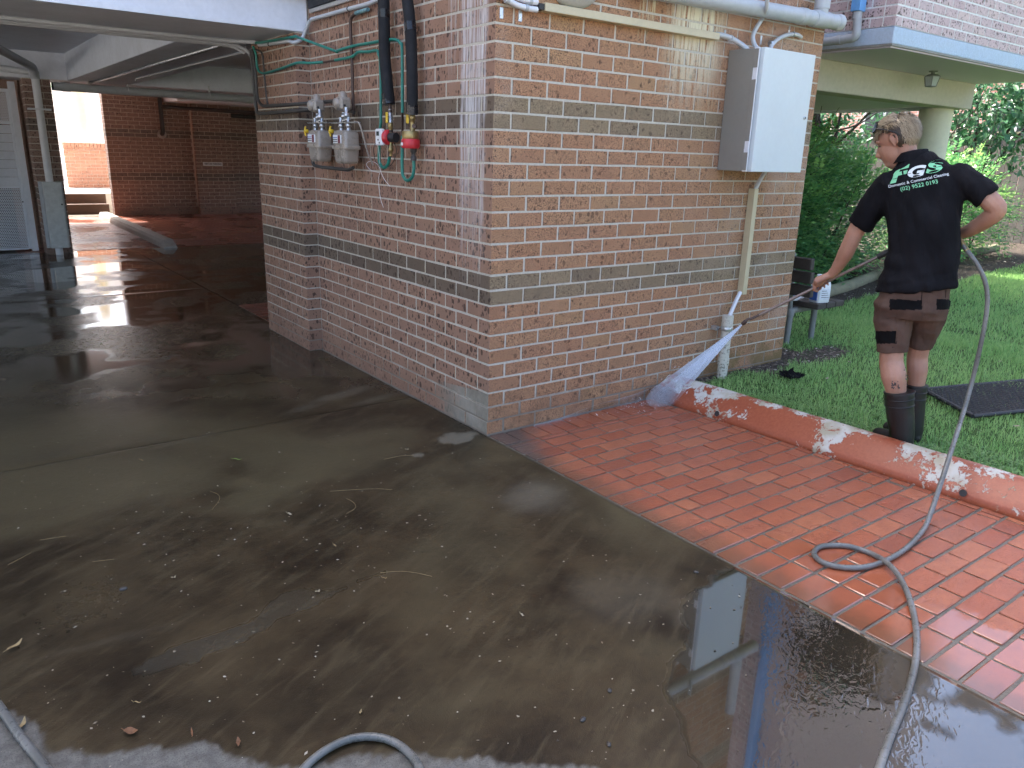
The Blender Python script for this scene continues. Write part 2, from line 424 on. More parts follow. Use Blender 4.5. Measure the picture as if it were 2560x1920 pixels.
def kerb_mat():
    t = NT('flaking_red_paint'); a = t.ma('ADD', t.ma('MULTIPLY', t.noise(scale=2.8, detail=2, rough=.5), .55), t.ma('MULTIPLY', t.noise(scale=13., detail=6, rough=.75, dist=.5), .45)); b = t.noise(scale=60., detail=4, rough=.7)
    x, y, z = t.xyz()
    hi = t.mr(z, .03, .15, -.02, .06); f = t.ma('ADD', t.ma('ADD', a, hi), t.ma('MULTIPLY', t.ma('SUBTRACT', b, .5), .16))
    bare = t.mr(f, .528, .543)
    red = t.mix(t.mr(b, .3, .7), (.29, .066, .028), (.36, .092, .040)); red = t.mix(t.mr(t.noise(scale=3.), .5, .7, 0, .4), red, (.26, .055, .035))
    wh = t.mix(t.mr(t.noise(scale=8., detail=5), .4, .65), (.55, .53, .47), (.40, .35, .25))
    c = t.mix(bare, red, wh)
    return t.bsdf(c, t.mr(bare, 0, 1, .38, .75), t.bump(t.ma('SUBTRACT', t.ma('MULTIPLY', b, .3), bare), .5, .006))
m_kerb = kerb_mat()
def paver_mat():
    t = NT('wet_red_paver'); rn = t.rand(); x, y, z = t.xyz()
    off = t.n('CombineXYZ', {0: t.ma('MULTIPLY', rn, 31.), 1: t.ma('MULTIPLY', rn, 17.), 2: 0.}).outputs[0]
    v = t.vec(t.pos, (1, 1, 1), off)
    c = t.ramp(rn, [(0, (.33, .092, .045)), (.3, (.39, .118, .056)), (.6, (.36, .115, .062)), (.85, (.42, .145, .07)), (1, (.28, .082, .045))])
    n = t.noise(v, 130., 3, .6); l = t.noise(v, 14., 4, .6)
    c = t.mix(t.mr(l, .35, .7, 0, .35), c, (.25, .075, .045)); c = t.mix(t.mr(n, .62, .72, 0, .5), c, (.16, .06, .045))
    g = t.noise(scale=3.1, detail=5, rough=.7)
    # grey cement smeared over the pavers at the corner of the wall and silt along the slab edge
    d = t.ma('ADD', t.ma('ADD', x, t.ma('MULTIPLY', t.ma('ABSOLUTE', y), .55)), t.ma('MULTIPLY', t.ma('SUBTRACT', g, .5), .35))
    c = t.mix(t.mr(d, .42, .22, 0, .85), c, (.085, .078, .066))
    silt = t.ma('MULTIPLY', t.mr(t.ma('ADD', x, t.ma('MULTIPLY', t.ma('SUBTRACT', g, .5), .25)), .17, .02), t.mr(y, -.3, -.6)); c = t.mix(t.ma('MULTIPLY', silt, .6), c, (.12, .066, .036))
    film = t.ma('ADD', t.ma('MULTIPLY', t.mr(y, -1.0, -2.4), .5), t.noise(scale=2.6, detail=3))
    wet = t.mr(film, .5, .85)
    pool = t.ma('MULTIPLY', t.mr(t.ma('ADD', x, t.ma('MULTIPLY', t.ma('SUBTRACT', g, .5), .5)), .46, .38), t.mr(t.ma('ADD', y, t.ma('MULTIPLY', g, .3)), -1.42, -1.55)); wet = t.ma('MAXIMUM', wet, pool)
    hh = t.ma('ADD', t.ma('MULTIPLY', n, .5), t.noise(v, 42., 3, .6))
    nb = t.n('Bump', {'Height': hh, 'Strength': t.ma('MULTIPLY', t.mr(wet, 0, 1, 1., .75), t.mr(pool, 0, 1, 1., .08)), 'Distance': .006}).outputs[0]
    return t.bsdf(c, t.ma('MULTIPLY', t.mr(wet, 0, 1, .36, .27), t.mr(pool, 0, 1, 1., .3)), nb, spec=t.mr(pool, 0, 1, .33, 1.))
m_paver = paver_mat()
def grout_mat():
    t = NT('paver_joint'); n = t.noise(scale=90., detail=4, rough=.7)
    return t.bsdf(t.mix(t.mr(n, .3, .7), (.10, .09, .068), (.175, .16, .125)), .3, t.bump(n, .8, .006), spec=.6)
m_grout = grout_mat()
def concrete_mat():
    t = NT('wet_concrete'); wet = t.attr('wet'); tone = t.attr('tone'); rip = t.attr('ripple')
    a = t.noise(scale=2.2, detail=5, rough=.62); b = t.noise(scale=26., detail=4, rough=.7); f = t.noise(scale=220., detail=2, rough=.7)
    sv = t.vec(t.pos, (1.2, 6., 1.)); rot = t.n('VectorRotate', {'Vector': t.pos, 'Angle': R(-28)}, rotation_type='Z_AXIS').outputs[0]
    st = t.noise(t.vec(rot, (1.3, 7., 1.)), 2.5, 4, .65, .5)
    damp = t.mix(t.mr(a, .32, .68), (.016, .0105, .0054), (.056, .039, .0195))
    ol = t.noise(scale=.75, detail=3, rough=.6, dist=.6); damp = t.mix(t.mr(ol, .42, .64, 0, .8), damp, (.092, .073, .038)); damp = t.mix(t.mr(st, .46, .70, 0, .45), damp, (.085, .066, .036)); damp = t.mix(t.mr(b, .55, .75, 0, .5), damp, (.018, .012, .008))
    dry = t.mix(t.mr(b, .3, .7), (.105, .10, .088), (.18, .172, .152)); dry = t.mix(t.mr(f, .5, .66, 0, .6), dry, (.06, .056, .048))
    wetc = t.mix(t.mr(a, .3, .7), (.018, .0135, .008), (.040, .031, .019))
    c = t.mix(t.mr(wet, .0, .35), dry, damp); c = t.mix(t.mr(wet, .6, .95), c, wetc)
    c = t.mix(t.mr(tone, 0, 1), c, (.15, .13, .092))
    ag = spots(t, t.pos, 60., .30, .025); c = t.mix(t.ma('MULTIPLY', ag, t.mr(wet, .9, .6)), c, (.30, .27, .21))
    r = t.mr(t.ma('ADD', wet, t.ma('MULTIPLY', t.ma('SUBTRACT', b, .5), .22)), .35, .95, .40, .045, True)
    r = t.ma('ADD', r, t.mr(wet, .34, .0, 0, .3))
    h = t.ma('ADD', t.ma('MULTIPLY', b, .6), t.ma('MULTIPLY', f, .4))
    n1 = t.n('Bump', {'Height': h, 'Strength': t.mr(wet, .3, .95, .45, .0), 'Distance': .006}).outputs[0]
    wv = t.noise(t.vec(rot, (1., 1.6, 1.)), 26., 2, .5, .8)
    n2 = t.n('Bump', {'Height': wv, 'Strength': t.ma('MULTIPLY', rip, .17), 'Distance': .008, 'Normal': n1}).outputs[0]
    return t.bsdf(c, r, n2, spec=t.mr(wet, .45, .95, .22, 1.0), coat=t.mr(wet, .8, .98), coatr=.02, coatn=n2, coatior=1.75)
m_conc = concrete_mat()
def soil_mat():
    t = NT('soil_mulch'); n = t.noise(scale=40., detail=5, rough=.7); l = t.noise(scale=2., detail=3)
    c = t.mix(t.mr(n, .35, .68), (.035, .026, .02), (.135, .10, .075)); c = t.mix(t.mr(l, .4, .7, 0, .4), c, (.10, .08, .06))
    return t.bsdf(c, .9, t.bump(n, 1., .03), spec=.2)
m_soil = soil_mat()
def turf_mat():
    t = NT('turf'); n = t.noise(scale=60., detail=4, rough=.7); l = t.noise(scale=1.6, detail=4)
    c = t.mix(t.mr(n, .35, .68), (.022, .045, .012), (.055, .11, .022)); c = t.mix(t.mr(l, .5, .7, 0, .5), c, (.06, .055, .03))
    return t.bsdf(c, .9, t.bump(n, 1., .03), spec=.2)
m_turf = turf_mat()
def leaf_mat(name, dark, mid, young, rough=.45, trans=.35):
    t = NT(name); rn = t.n('NewGeometry').outputs['Random Per Island']; ag = t.attr('young')
    c = t.ramp(rn, [(0, dark), (.55, mid), (1, tuple((a+b)/2 for a, b in zip(mid, young)))])
    c = t.mix(ag, c, young)
    p = t.n('BsdfPrincipled', {'Base Color': c, 'Roughness': rough, 'Specular IOR Level': .45})
    tr = t.n('BsdfTranslucent', {'Color': c}); mx = t.n('MixShader', {0: trans, 1: p.outputs[0], 2: tr.outputs[0]})
    t.t.links.new(mx.outputs[0], t.out.inputs[0]); return t.m
m_grass = leaf_mat('grass_blade', (.18, .37, .115), (.29, .53, .17), (.48, .66, .26), .5, .45)
m_clover = leaf_mat('ground_cover_leaf', (.11, .235, .075), (.19, .36, .11), (.33, .48, .17), .5, .4)
m_fern = leaf_mat('shrub_leaf', (.07, .21, .09), (.12, .33, .13), (.34, .58, .17), .36, .5)
m_cam = leaf_mat('camellia_leaf', (.035, .105, .055), (.06, .165, .08), (.13, .27, .13), .25, .35)
m_bark = plain('bark', (.045, .036, .03), .9, var=.3, scale=30., bump=1.)
m_timber = plain('dark_timber', (.055, .046, .038), .7, var=.35, scale=9., bump=.5)
m_log = plain('treated_log', (.22, .21, .13), .85, var=.25, scale=8., bump=.5)
m_fence = plain('fence_paling', (.16, .15, .135), .85, var=.25, scale=6., bump=.4)
m_glass = plain('lantern_glass', (.42, .46, .46), .15, var=.1)
m_lead = plain('lantern_frame', (.22, .23, .22), .5)
# ------------------------------------------------------------------ bricks
_bc = {}
def brick_mesh(sx, sy, sz, mats, var, bev=.0028, jit=.0013):
    key = (round(sx, 3), round(sy, 3), round(sz, 3), tuple(m.name for m in mats), var, bev)
    if key in _bc: return _bc[key]
    b = MB().box(-sx/2, sx/2, -sy/2, sy/2, -sz/2, sz/2, bev)
    rr = random.Random(hash((round(sx*1000), round(sy*1000), var)) & 0xffff)
    b.v = [tuple(c+rr.uniform(-jit, jit) for c in q) for q in b.v]
    me = b.mesh('brick', list(mats))
    if len(mats) > 1:
        for p in me.polygons: p.material_index = 1 if abs(p.normal.x) > .6 else 0  # faces turned along x take the copy with the dimmer light painted in
    _bc[key] = me; return me
def lay(parent, specs, limit=300, name='brick', bev=.0028, jit=.0013):
    """specs: (cx, cy, cz, sx, sy, sz, mats). The largest in the picture become objects, the rest one joined part."""
    sco = []
    for q in specs:
        u, v, z = proj(q[:3])
        if z < .3 or not (-60 < u < 2620 and -50 < v < 1970): sco.append(0); continue
        d = np.array(q[:3])-CAM; dd = np.linalg.norm(d); d = d/dd
        sco.append((abs(d[0])*q[4]*q[5]+abs(d[1])*q[3]*q[5]+abs(d[2])*q[3]*q[4])/dd**2)
    order = sorted(range(len(specs)), key=lambda i: -sco[i]); ind = set(i for i in order[:limit] if sco[i] > 0)
    rest = MB(); mats = []
    for i, q in enumerate(specs):
        if i in ind:
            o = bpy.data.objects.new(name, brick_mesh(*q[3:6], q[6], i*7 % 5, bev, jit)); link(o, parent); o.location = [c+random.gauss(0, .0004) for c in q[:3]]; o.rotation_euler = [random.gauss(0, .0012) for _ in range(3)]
        else:
            ix = []
            for m in q[6]:
                if m not in mats: mats.append(m)
                ix.append(mats.index(m))
            n0 = len(rest.f); cx, cy, cz, sx, sy, sz = q[:6]
            rest.box(cx-sx/2, cx+sx/2, cy-sy/2, cy+sy/2, cz-sz/2, cz+sz/2, 0, ix[0])
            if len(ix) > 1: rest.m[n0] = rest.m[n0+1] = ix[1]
    if rest.v: tag(rest.build(name+'_rest', mats, parent), kind='stuff')
CZ = .086
def cspan(i): return i*CZ+CZ/2, .076
def seq(a0, b0, first, full=.23, j=.01):
    """piece intervals from a0 to b0; the first piece has the given length"""
    out = []; a = a0; L = first
    while a < b0-.02:
        b = min(a+L, b0)
        out.append((a, b)); a = b+j; L = full
    return out

# ------------------------------------------------------------------ corner building
bld = thing('brick_building', 'speckled orange brown brick building corner with two dark brick bands', 'building', (1.4, 1.7, 0))
bld.location = (0, 0, 0)
core = MB().box(.0022, 2.8678, .0022, 3.3478, -.1, 4.3).box(-.1078, .02, 2.4022, 3.3478, -.1, 2.409)
core.build('wall', m_mor, bld)
sp = []
for i in range(50):
    z, h = cspan(i); dark = i % 11 in (9, 10) and i < 28
    if i >= 28: dark = i % 11 in (9, 10)
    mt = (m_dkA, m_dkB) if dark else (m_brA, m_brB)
    def A(x0, x1, y0, y1): sp.append(((x0+x1)/2, (y0+y1)/2, z, x1-x0, y1-y0, h, mt))
    if i % 2 == 0:
        A(0, .11, 0, .23); A(2.76, 2.87, 0, .23)
        for a, b in seq(.12, 2.75, .23): A(a, b, 0, .11)
        for a, b in seq(.24, 2.39 if i < 31 else 3.35, .23): A(0, .11, a, b)
    else:
        A(0, .23, 0, .11); A(2.64, 2.87, 0, .11)
        for a, b in seq(.24, 2.63, .23): A(a, b, 0, .11)
        for a, b in seq(.12, 2.39 if i < 31 else 3.35, .23): A(0, .11, a, b)
    if i < 28:
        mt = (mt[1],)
        if i % 2 == 0:
            A(-.11, .0, 2.40, 2.63)
            for a, b in seq(2.64, 3.35, .23): A(-.11, 0, a, b)
        else:
            A(-.11, .10, 2.40, 2.51)
            for a, b in seq(2.52, 3.35, .23): A(-.11, 0, a, b)
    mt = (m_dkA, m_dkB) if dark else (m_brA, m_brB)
    for a, b in seq(.24 if i % 2 == 0 else .12, 3.35, .23): A(2.76, 2.87, a, b)
    for a, b in seq(.12, 2.75, .23): A(a, b, 3.24, 3.35)
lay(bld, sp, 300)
# upper storeys over the carport, set back above the beam (unseen; height and reach set to keep the sun off the drive)
up = MB().box(-14.0, -.003, 2.45, 16.3, 2.93, 9.6).box(.0, 8.5, 3.36, 16.3, 2.93, 9.6)
t_ = NT('upper_brickwork'); _q = t_.xyz(); bt = t_.n('TexBrick', {'Vector': t_.n('CombineXYZ', {0: t_.ma('ADD', _q[0], _q[1]), 1: _q[2], 2: 0.}).outputs[0], 'Color1': (.27, .16, .11, 1), 'Color2': (.31, .185, .125, 1), 'Mortar': (.5, .46, .39, 1), 'Scale': 1., 'Mortar Size': .006, 'Brick Width': .24, 'Row Height': .086}); bt.offset = .5
up.build('unseen_upper_wall', t_.bsdf(bt.outputs[0], .85), bld)
MB().box(-8.0, -.01, 2.335, 2.45, 2.635, 3.0, .01).build('fascia', m_cream, bld)
MB().box(-.03, -.001, 1.55, 2.33, 2.565, 2.64, .004).build('flashing', m_black, bld)
MB().box(-.02, -.001, 1.60, 2.33, 2.535, 2.563, .003).build('mortar_bed', m_conc_l, bld)

# ------------------------------------------------------------------ ground
gmat = plain('driveway_concrete', (.36, .345, .32), .9, var=.15, scale=1.5, bump=.3)
g = MB(); g.box(-250, 250, -250, 250, -.6, -.035); tag(g.build('ground', gmat), 'pale concrete ground reaching far beyond the drive', kind='structure')
def wet_fields(V):
    u, v, z = proj(V.reshape(-1, 3)) if False else (None, None, None)
def pix(V):
    d = V-CAM; z = d@FW; z = np.where(z < .2, .2, z); return 1280+F_PX*(d@RT)/z, 960-F_PX*(d@UP)/z
def slab(x0, x1, y0, y1, step, fx=None, fy=None):
    def ax(a, b, fine):
        lo, hi = fine if fine else (a, b); lo = max(lo, a); hi = min(hi, b)
        q = list(np.arange(a, lo-.2, .5))+list(np.arange(lo, hi, step))+list(np.arange(hi+.001, b, .5))+[b]
        return np.unique(np.round(q, 4))
    X = ax(x0, x1, fx); Y = ax(y0, y1, fy); nx, ny = len(X), len(Y)
    XX, YY = np.meshgrid(X, Y, indexing='ij'); V = np.stack([XX, YY, np.zeros_like(XX)], -1).reshape(-1, 3)
    e = np.minimum.reduce([V[:, 0]-x0, x1-V[:, 0], V[:, 1]-y0, y1-V[:, 1]])
    V[:, 2] = np.where(e < 1e-6, -.004, 0)
    u, v = pix(V); x, y = V[:, 0], V[:, 1]
    n1 = fbm(x*1.4, y*1.4, 3); n2 = fbm(x*5, y*5, 9); n3 = fbm(x*2.6, y*2.6, 21)
    wet = .50+.30*(n1-.5)+.1*(n2-.5)
    # standing water along the pavers, bottom right of the picture
    Lv = np.interp(v, [1395, 1430, 1470, 1560, 1650, 1720, 1800, 1960], [1880, 1790, 1715, 1690, 1660, 1640, 1690, 1760])
    n4 = fbm(x*14, y*14, 33); m = sst(u+(n2-.5)*110+(n1-.5)*110+(n4-.5)*60, Lv-45, Lv+40)*sst(v, 1378, 1420)
    m = m*(1-.55*sst(n3+.3*(n4-.5), .50, .62)*sst(u+(n1-.5)*200, 2120, 2300))
    wet = np.maximum(wet, m*1.0)
    # long thin puddle in the middle foreground
    dd = np.abs((v-1555)-(u-640)*-.40+40*(n1-.5)); tp = np.clip(1-((u-640)/330)**2, 0, 1); m3 = sst(34*tp+70*(n2-.5)+30*(n1-.5)-dd, 0, 7)*(tp > .02); wet = np.maximum(wet, m3*.74)
    # sheets of water far left, in front of the gate and along the way out
    far = sst(-v, -960, -700)*sst(-u, -760, -350); p = sst(n1+.35*(n2-.5), .44, .54); wet = np.where(far > 0, np.maximum(wet, far*(.62+.36*p)), wet)
    wet = np.maximum(wet, sst(-v, -1160, -900)*sst(-u, -1150, -800)*(.60+.25*sst(n3, .45, .6)))
    # drying strip at the bottom edge
    vb = np.interp(u, [-100, 0, 150, 330, 600, 760, 1000, 1230, 1330, 1500, 1620, 2600], [1670, 1755, 1822, 1842, 1850, 1890, 1848, 1860, 1898, 1912, 1990, 2100])
    dr = sst(v+(n2-.5)*95+(n1-.5)*60+(n4-.5)*40, vb+18, vb+42); wet = wet*(1-dr)+dr*.05
    tone = .55*sst(1-np.hypot((u-1330)/190, (v-1240-(u-1330)*-.05)/88)+.7*(n2-.5)+.5*(n1-.5), 0, 1.)
    tone = np.maximum(tone, .30*sst(1-np.hypot((u-1560)/300, (v-1500)/150)+.5*(n2-.5), .2, .8))
    tone = np.maximum(tone, .95*sst(1-np.hypot((u-1140-(1098-v)*1.6)/75, (v-1096)/26)+1.1*(n4-.5)+.7*(n2-.5), .3, .6))
    tone = np.maximum(tone, .9*sst(1-np.hypot((u-1045)/26, (v-1138)/8)+.4*(n2-.5), .1, .5))
    for (cu, cv, ru, rv, a) in ((860, 985, 130, 16, .45), (760, 1020, 90, 14, .35), (930, 1000, 90, 10, .4), (420, 895, 50, 10, .5), (540, 820, 40, 12, .3), (450, 1105, 150, 10, .25), (1750, 1530, 130, 60, .3), (280, 1600, 260, 16, .2)):
        tone = np.maximum(tone, a*sst(1-np.hypot((u-cu)/ru, (v-cv-(u-cu)*-.25)/rv)+.6*(n2-.5), .1, .6))
    tone = tone*(1-sst(wet, .8, 1.))
    rip = sst(m, .3, .8)*sst(u+(n1-.5)*120, 1880, 1990)*(.45+.75*sst(n3, .4, .6))
    idx = np.arange(nx*ny).reshape(nx, ny)
    F = np.stack([idx[:-1, :-1], idx[1:, :-1], idx[1:, 1:], idx[:-1, 1:]], -1).reshape(-1, 4)
    return V, F, dict(wet=np.clip(wet, 0, 1), tone=tone, ripple=rip)
drive = MB().box(-9, 8.2, -14, 16.2, -.2, -.02); dr_o = tag(drive.build('driveway', m_black), 'wet concrete driveway in four slabs running under the carport', kind='structure')
GAP = .004
for (x0, x1, y0, y1, st, fx, fy) in ((-9, -.008, -14, .88-GAP, .022, (-3.2, 0), (-3.4, 1)), (-9, -.008 if False else -.008, .88+GAP, 5.75-GAP, .035, (-3.4, 0), None), (-9, -.008, 5.75+GAP, 9.87, .05, (-3.2, 0), None), (.004, 8, 4.6, 9.87, .06, (0, 2.6), None)):
    V, F, at = slab(x0, x1, y0, y1, st, fx, fy)
    if y0 > .8 and y1 < 6:        # the corner building stands on part of this slab
        pass
    fast_mesh('concrete_slab', V, F, m_conc, dr_o, at)

# ------------------------------------------------------------------ paving on the right
def kerbx(y): return 1.392+.048*max(0, -y)     # foot of the kerb drifts slightly
pav = MB().box(-.004, 1.62, -14, -.001, -.15, -.005).build('paving', m_grout); tag(pav, 'red clay brick paving between the wall and the painted kerb', kind='structure')
sp = []
def PV(x0, x1, y0, y1):
    if x1-x0 > .015 and y1-y0 > .015: sp.append(((x0+x1)/2, (y0+y1)/2, -.012+random.uniform(-.0015, .0015), x1-x0, y1-y0, .026, (m_paver,)))
x = .012
while x < 1.36:
    PV(x, min(x+.1, 1.37), -.185, -.012); x += .111
x = .235
for k, (a, b) in enumerate(seq(.235, 1.37, .2, .2, .012)): PV(a, b, -.232, -.199)
for k in range(40):
    y1 = -.245-.111*k; y0 = y1-.0965; PV(.010, .221, y0-.002, y1)
    xe = kerbx((y0+y1)/2)-.012
    for a, b in seq(.236, xe-.05, .198 if k % 2 == 0 else .092, .198, .014): PV(a, b, y0, y1)
    PV(xe-.038, xe, y0, y1)
PV(.010, .221, -.242, -.199)
lay(pav, sp, 300, 'paver', .003, .0012)
# pavers beside the pier end and at the far end of the carport
pv2 = MB().box(.0, 8, 3.36, 4.59, -.15, -.009).box(-9, 8, 9.88, 16.9, -.15, -.009).build('carport_paving', m_grout); tag(pv2, 'dark red wet brick paving at the far end of the carport', kind='structure')
st = MB()
def far_mat():
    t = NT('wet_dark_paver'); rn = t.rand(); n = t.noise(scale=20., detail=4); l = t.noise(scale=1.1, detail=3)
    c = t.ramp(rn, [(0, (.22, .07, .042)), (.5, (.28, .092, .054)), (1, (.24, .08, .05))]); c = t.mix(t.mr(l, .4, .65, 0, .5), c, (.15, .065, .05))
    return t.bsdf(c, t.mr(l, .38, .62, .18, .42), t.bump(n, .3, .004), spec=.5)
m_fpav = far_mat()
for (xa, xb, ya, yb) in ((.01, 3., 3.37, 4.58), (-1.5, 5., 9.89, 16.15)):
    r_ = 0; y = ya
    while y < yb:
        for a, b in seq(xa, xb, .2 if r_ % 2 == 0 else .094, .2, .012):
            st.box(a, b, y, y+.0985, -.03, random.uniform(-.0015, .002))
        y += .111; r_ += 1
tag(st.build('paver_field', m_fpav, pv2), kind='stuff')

# ------------------------------------------------------------------ kerb with flaking paint
kt = thing('kerb', 'precast kerb with red paint flaking off pale concrete beside the lawn', 'kerb')
rings = []
ys = list(np.arange(.0, -5.6, -.12))
for y in ys:
    kx = kerbx(y); j = random.uniform(-.002, .002)
    prof = [(0, -.05), (.002, .026), (.010, .038), (.05, .072), (.10, .112+j), (.135, .138+j), (.155, .146+j), (.195, .146+j), (.21, .138), (.215, -.05)]
    rings.append([(kx+a, y-.006, z) for a, z in prof])
k = MB().loft(rings); k.build('kerb_body', m_kerb, kt)
for (u, v) in ((1785, 1037), (2382, 1247)):
    q = gz(u, v, .035); hx = kerbx(q[1])+.006
    MB().lathe([(.017, -.01), (.022, .006), (.019, .008), (.018, -.002)], (hx, q[1], .036), (-.93, 0, .35), 14).build('weep_pipe', m_kerb, kt)
    MB().lathe([(.018, 0), (.018, .0045)], (hx-.002, q[1], .037), (-.93, 0, .35), 14).build('weep_hole', m_black, kt)
# ------------------------------------------------------------------ carport roof: slab and beams
cp = thing('carport_roof', 'white painted concrete carport ceiling with deep downstand beams', 'carport')
MB().box(-8, 8.4, 3.30, 16.3, 2.772, 2.925).build('slab', m_paint, cp)
MB().box(-8, -.006, 2.392, 3.30, 2.412, 2.92, .006).build('beam', m_beam, cp)
MB().box(-8, -.4, 2.386, 2.392, 2.412, 2.45).build('beam_lip', m_beam, cp)
MB().box(-.60, .20, 3.302, 9.70, 2.414, 2.90, .006).build('beam', m_paint, cp)
MB().box(-8, 8.4, 9.70, 10.35, 2.416, 2.90, .006).build('beam', m_beam, cp)
MB().box(2.2, 8.4, 15.0, 16.3, 2.50, 2.77).build('beam', m_beam, cp)
# far walls that close the carport
bw = thing('carport_back_wall', 'dark brown brick wall with two darker bands at the back of the carport', 'wall')
MB().box(.933, 8.4, 16.2025, 16.445, -.1, 2.77).box(2.743, 3.617, 15.9525, 16.25, -.1, 2.55).build('wall', m_morC, bw)
sp = []
for i in range(32):
    z, h = cspan(i); m = (m_dkC,) if i % 11 in (9, 10) else (m_brC,)
    def A(x0, x1, y0, y1): sp.append(((x0+x1)/2, (y0+y1)/2, z, x1-x0, y1-y0, h, m))
    for a, b in seq(.93, 2.74, .23 if i % 2 else .11): A(a, b, 16.2, 16.31)
    for a, b in seq(3.63, 5.4, .17 if i % 2 else .05): A(a, b, 16.2, 16.31)
    if i < 29:
        for a, b in seq(2.74, 3.62, .23 if i % 2 else .11): A(a, b, 15.95, 16.06)
    A(.93, 1.04, 16.32, 16.45)
lay(bw, sp, 300)
gw = thing('garage_wall', 'brick wall of the garage behind the white gate', 'wall')
MB().box(-1.15, -.95, 10.36, 16.4, 0, 2.77).box(-8, -1.15, 15.9, 16.1, 0, 2.77).build('wall', m_brC, gw)

# VISITOR PARKING sign
sg = thing('parking_sign', 'small white visitor parking sign on the brick pier', 'sign', (3.11, 15.945, 1.166))
MB().box(-.225, .225, -.012, .0, -.042, .042, .003).build('plate', m_white, sg)
def text_mesh(txt, size, mat, name, parent=None, off=0., shear=0., align='CENTER', spacing=1.):
    c = bpy.data.curves.new('t', 'FONT'); c.body = txt; c.size = size; c.align_x = align; c.align_y = 'CENTER'; c.offset = off; c.shear = shear
    c.space_character = spacing; c.resolution_u = 4
    o = bpy.data.objects.new('t', c); COL.objects.link(o); bpy.context.view_layer.update()
    me = bpy.data.meshes.new_from_object(o.evaluated_get(bpy.context.evaluated_depsgraph_get()))
    bpy.data.objects.remove(o); me.materials.clear(); me.materials.append(mat)
    return link(bpy.data.objects.new(name, me), parent)
tx = text_mesh('VISITOR PARKING', .058, m_ink, 'lettering', sg, .0018); tx.location = (0, -.0135, 0); tx.rotation_euler = (R(90), 0, 0); tx.scale = (.84, 1, 1)

# dark pipes on the back wall
o = MB().tube(bend([(2.10, 16.10, 2.62), (2.10, 16.10, 1.83), (2.10, 16.2, 1.80)], .05), .045, 10); o.build('wall_pipe', m_dkpipe); tag(bpy.data.objects['wall_pipe'], 'black vent pipe running down the back wall into a plaster patch', 'pipe')
o = MB().tube([(2.12, 16.08, 2.40), (2.70, 16.06, 2.385), (2.72, 15.9, 2.385), (8., 15.85, 2.30)], .04, 8).build('wall_pipe', m_dkpipe); tag(o, 'black pipe running level across the back wall', 'pipe')
o = MB().tube([(3.63, 16.1, 2.28), (8., 16.1, 2.22)], .045, 8).build('wall_pipe', m_dkpipe); tag(o, 'lower black pipe along the recess right of the brick pier', 'pipe')
MB().lathe([(.10, 0), (.085, .012), (.0, .014)], (2.10, 16.198, 1.80), (0, -1, 0), 12).build('plaster_patch', m_conc_l, bw)

# ------------------------------------------------------------------ pillar on the left, its downpipe and guard
pl = thing('brick_pillar', 'slim brick pillar carrying the beam beside the white gate', 'pillar', (0, 0, 0))
MB().box(-1.158, -.822, 9.6522, 9.998, -.1, 2.414).build('core', m_morC, pl)
sp = []
for i in range(28):
    z, h = cspan(i); m = (m_dkC,) if i % 11 in (9, 10) else (m_brC,)
    def A(x0, x1, y0, y1): sp.append(((x0+x1)/2, (y0+y1)/2, z, x1-x0, y1-y0, h, m))
    if i % 2: A(-1.16, -.93, 9.65, 9.76); A(-.92, -.82, 9.65, 9.88); A(-1.16, -1.05, 9.77, 10.0)
    else: A(-1.16, -1.05, 9.65, 9.88); A(-1.04, -.82, 9.65, 9.76); A(-1.16, -.93, 9.89, 10.0)
lay(pl, sp, 300)
dp_ = thing('downpipe', 'white plastic downpipe strapped to the slim pillar', 'pipe')
MB().tube(bend([(-1.01, 9.56, 2.50), (-1.01, 9.56, -.0)], .04), .05, 14).build('pipe', m_pvcw, dp_)
MB().tube(bend([(-1.95, 6.6, 2.66), (-1.03, 9.45, 2.545), (-1.01, 9.56, 2.44)], .06), .052, 14).build('feed_pipe', m_pvcg, dp_)
MB().lathe([(.058, 0), (.058, .10)], (-1.01, 9.56, 2.40), (0, 0, 1), 14).build('socket', m_pvcg, dp_)
MB().box(-1.15, -.87, 9.503, 9.518, 1.995, 2.02, .002).box(-1.15, -1.10, 9.50, 9.65, 1.995, 2.02).box(-.92, -.87, 9.50, 9.65, 1.995, 2.02).build('strap', m_pvcw, dp_)
o = MB().tube([(-3.2, 9.6, 2.60), (-1.6, 9.62, 2.53), (-1.08, 9.6, 2.49)], .042, 12).build('drain_pipe', m_pvcw); tag(o, 'pale drain pipe sloping along the beam above the gate', 'pipe')
for dx in (0, .035):
    pass
hk = MB().tube([(-1.86, 7.4, 2.77), (-1.80, 7.35, 2.62)], .004, 6).tube([(-1.88, 7.4, 2.77), (-1.74, 7.5, 2.60)], .004, 6).build('hanger_wire', m_black); tag(hk, 'thin wire hanger holding the grey drain pipe under the ceiling', 'hanger')
gd = thing('pipe_guard', 'tall white metal pipe guard at the foot of the slim pillar', 'guard', (-1.01, 9.5, 0))
MB().box(-.105, .125, -.06, .06, .10, 1.03, .008).build('cover', plain('guard_paint', (.55, .57, .56), .45), gd)
MB().box(-.15, -.107, .02, .06, .10, 1.03, .003).build('flange', m_pvcg, gd); MB().box(.127, .15, .02, .06, .10, 1.03, .003).build('flange', m_pvcg, gd)
for z in (.14, .98): MB().lathe([(.008, 0), (.006, .006)], (-.13, .02, z), (0, -1, 0), 8).build('bolt', m_steel, gd)
MB().lathe([(.012, 0), (.012, .008)], (.10, -.06, .72), (0, -1, 0), 8).build('screw', m_black, gd)

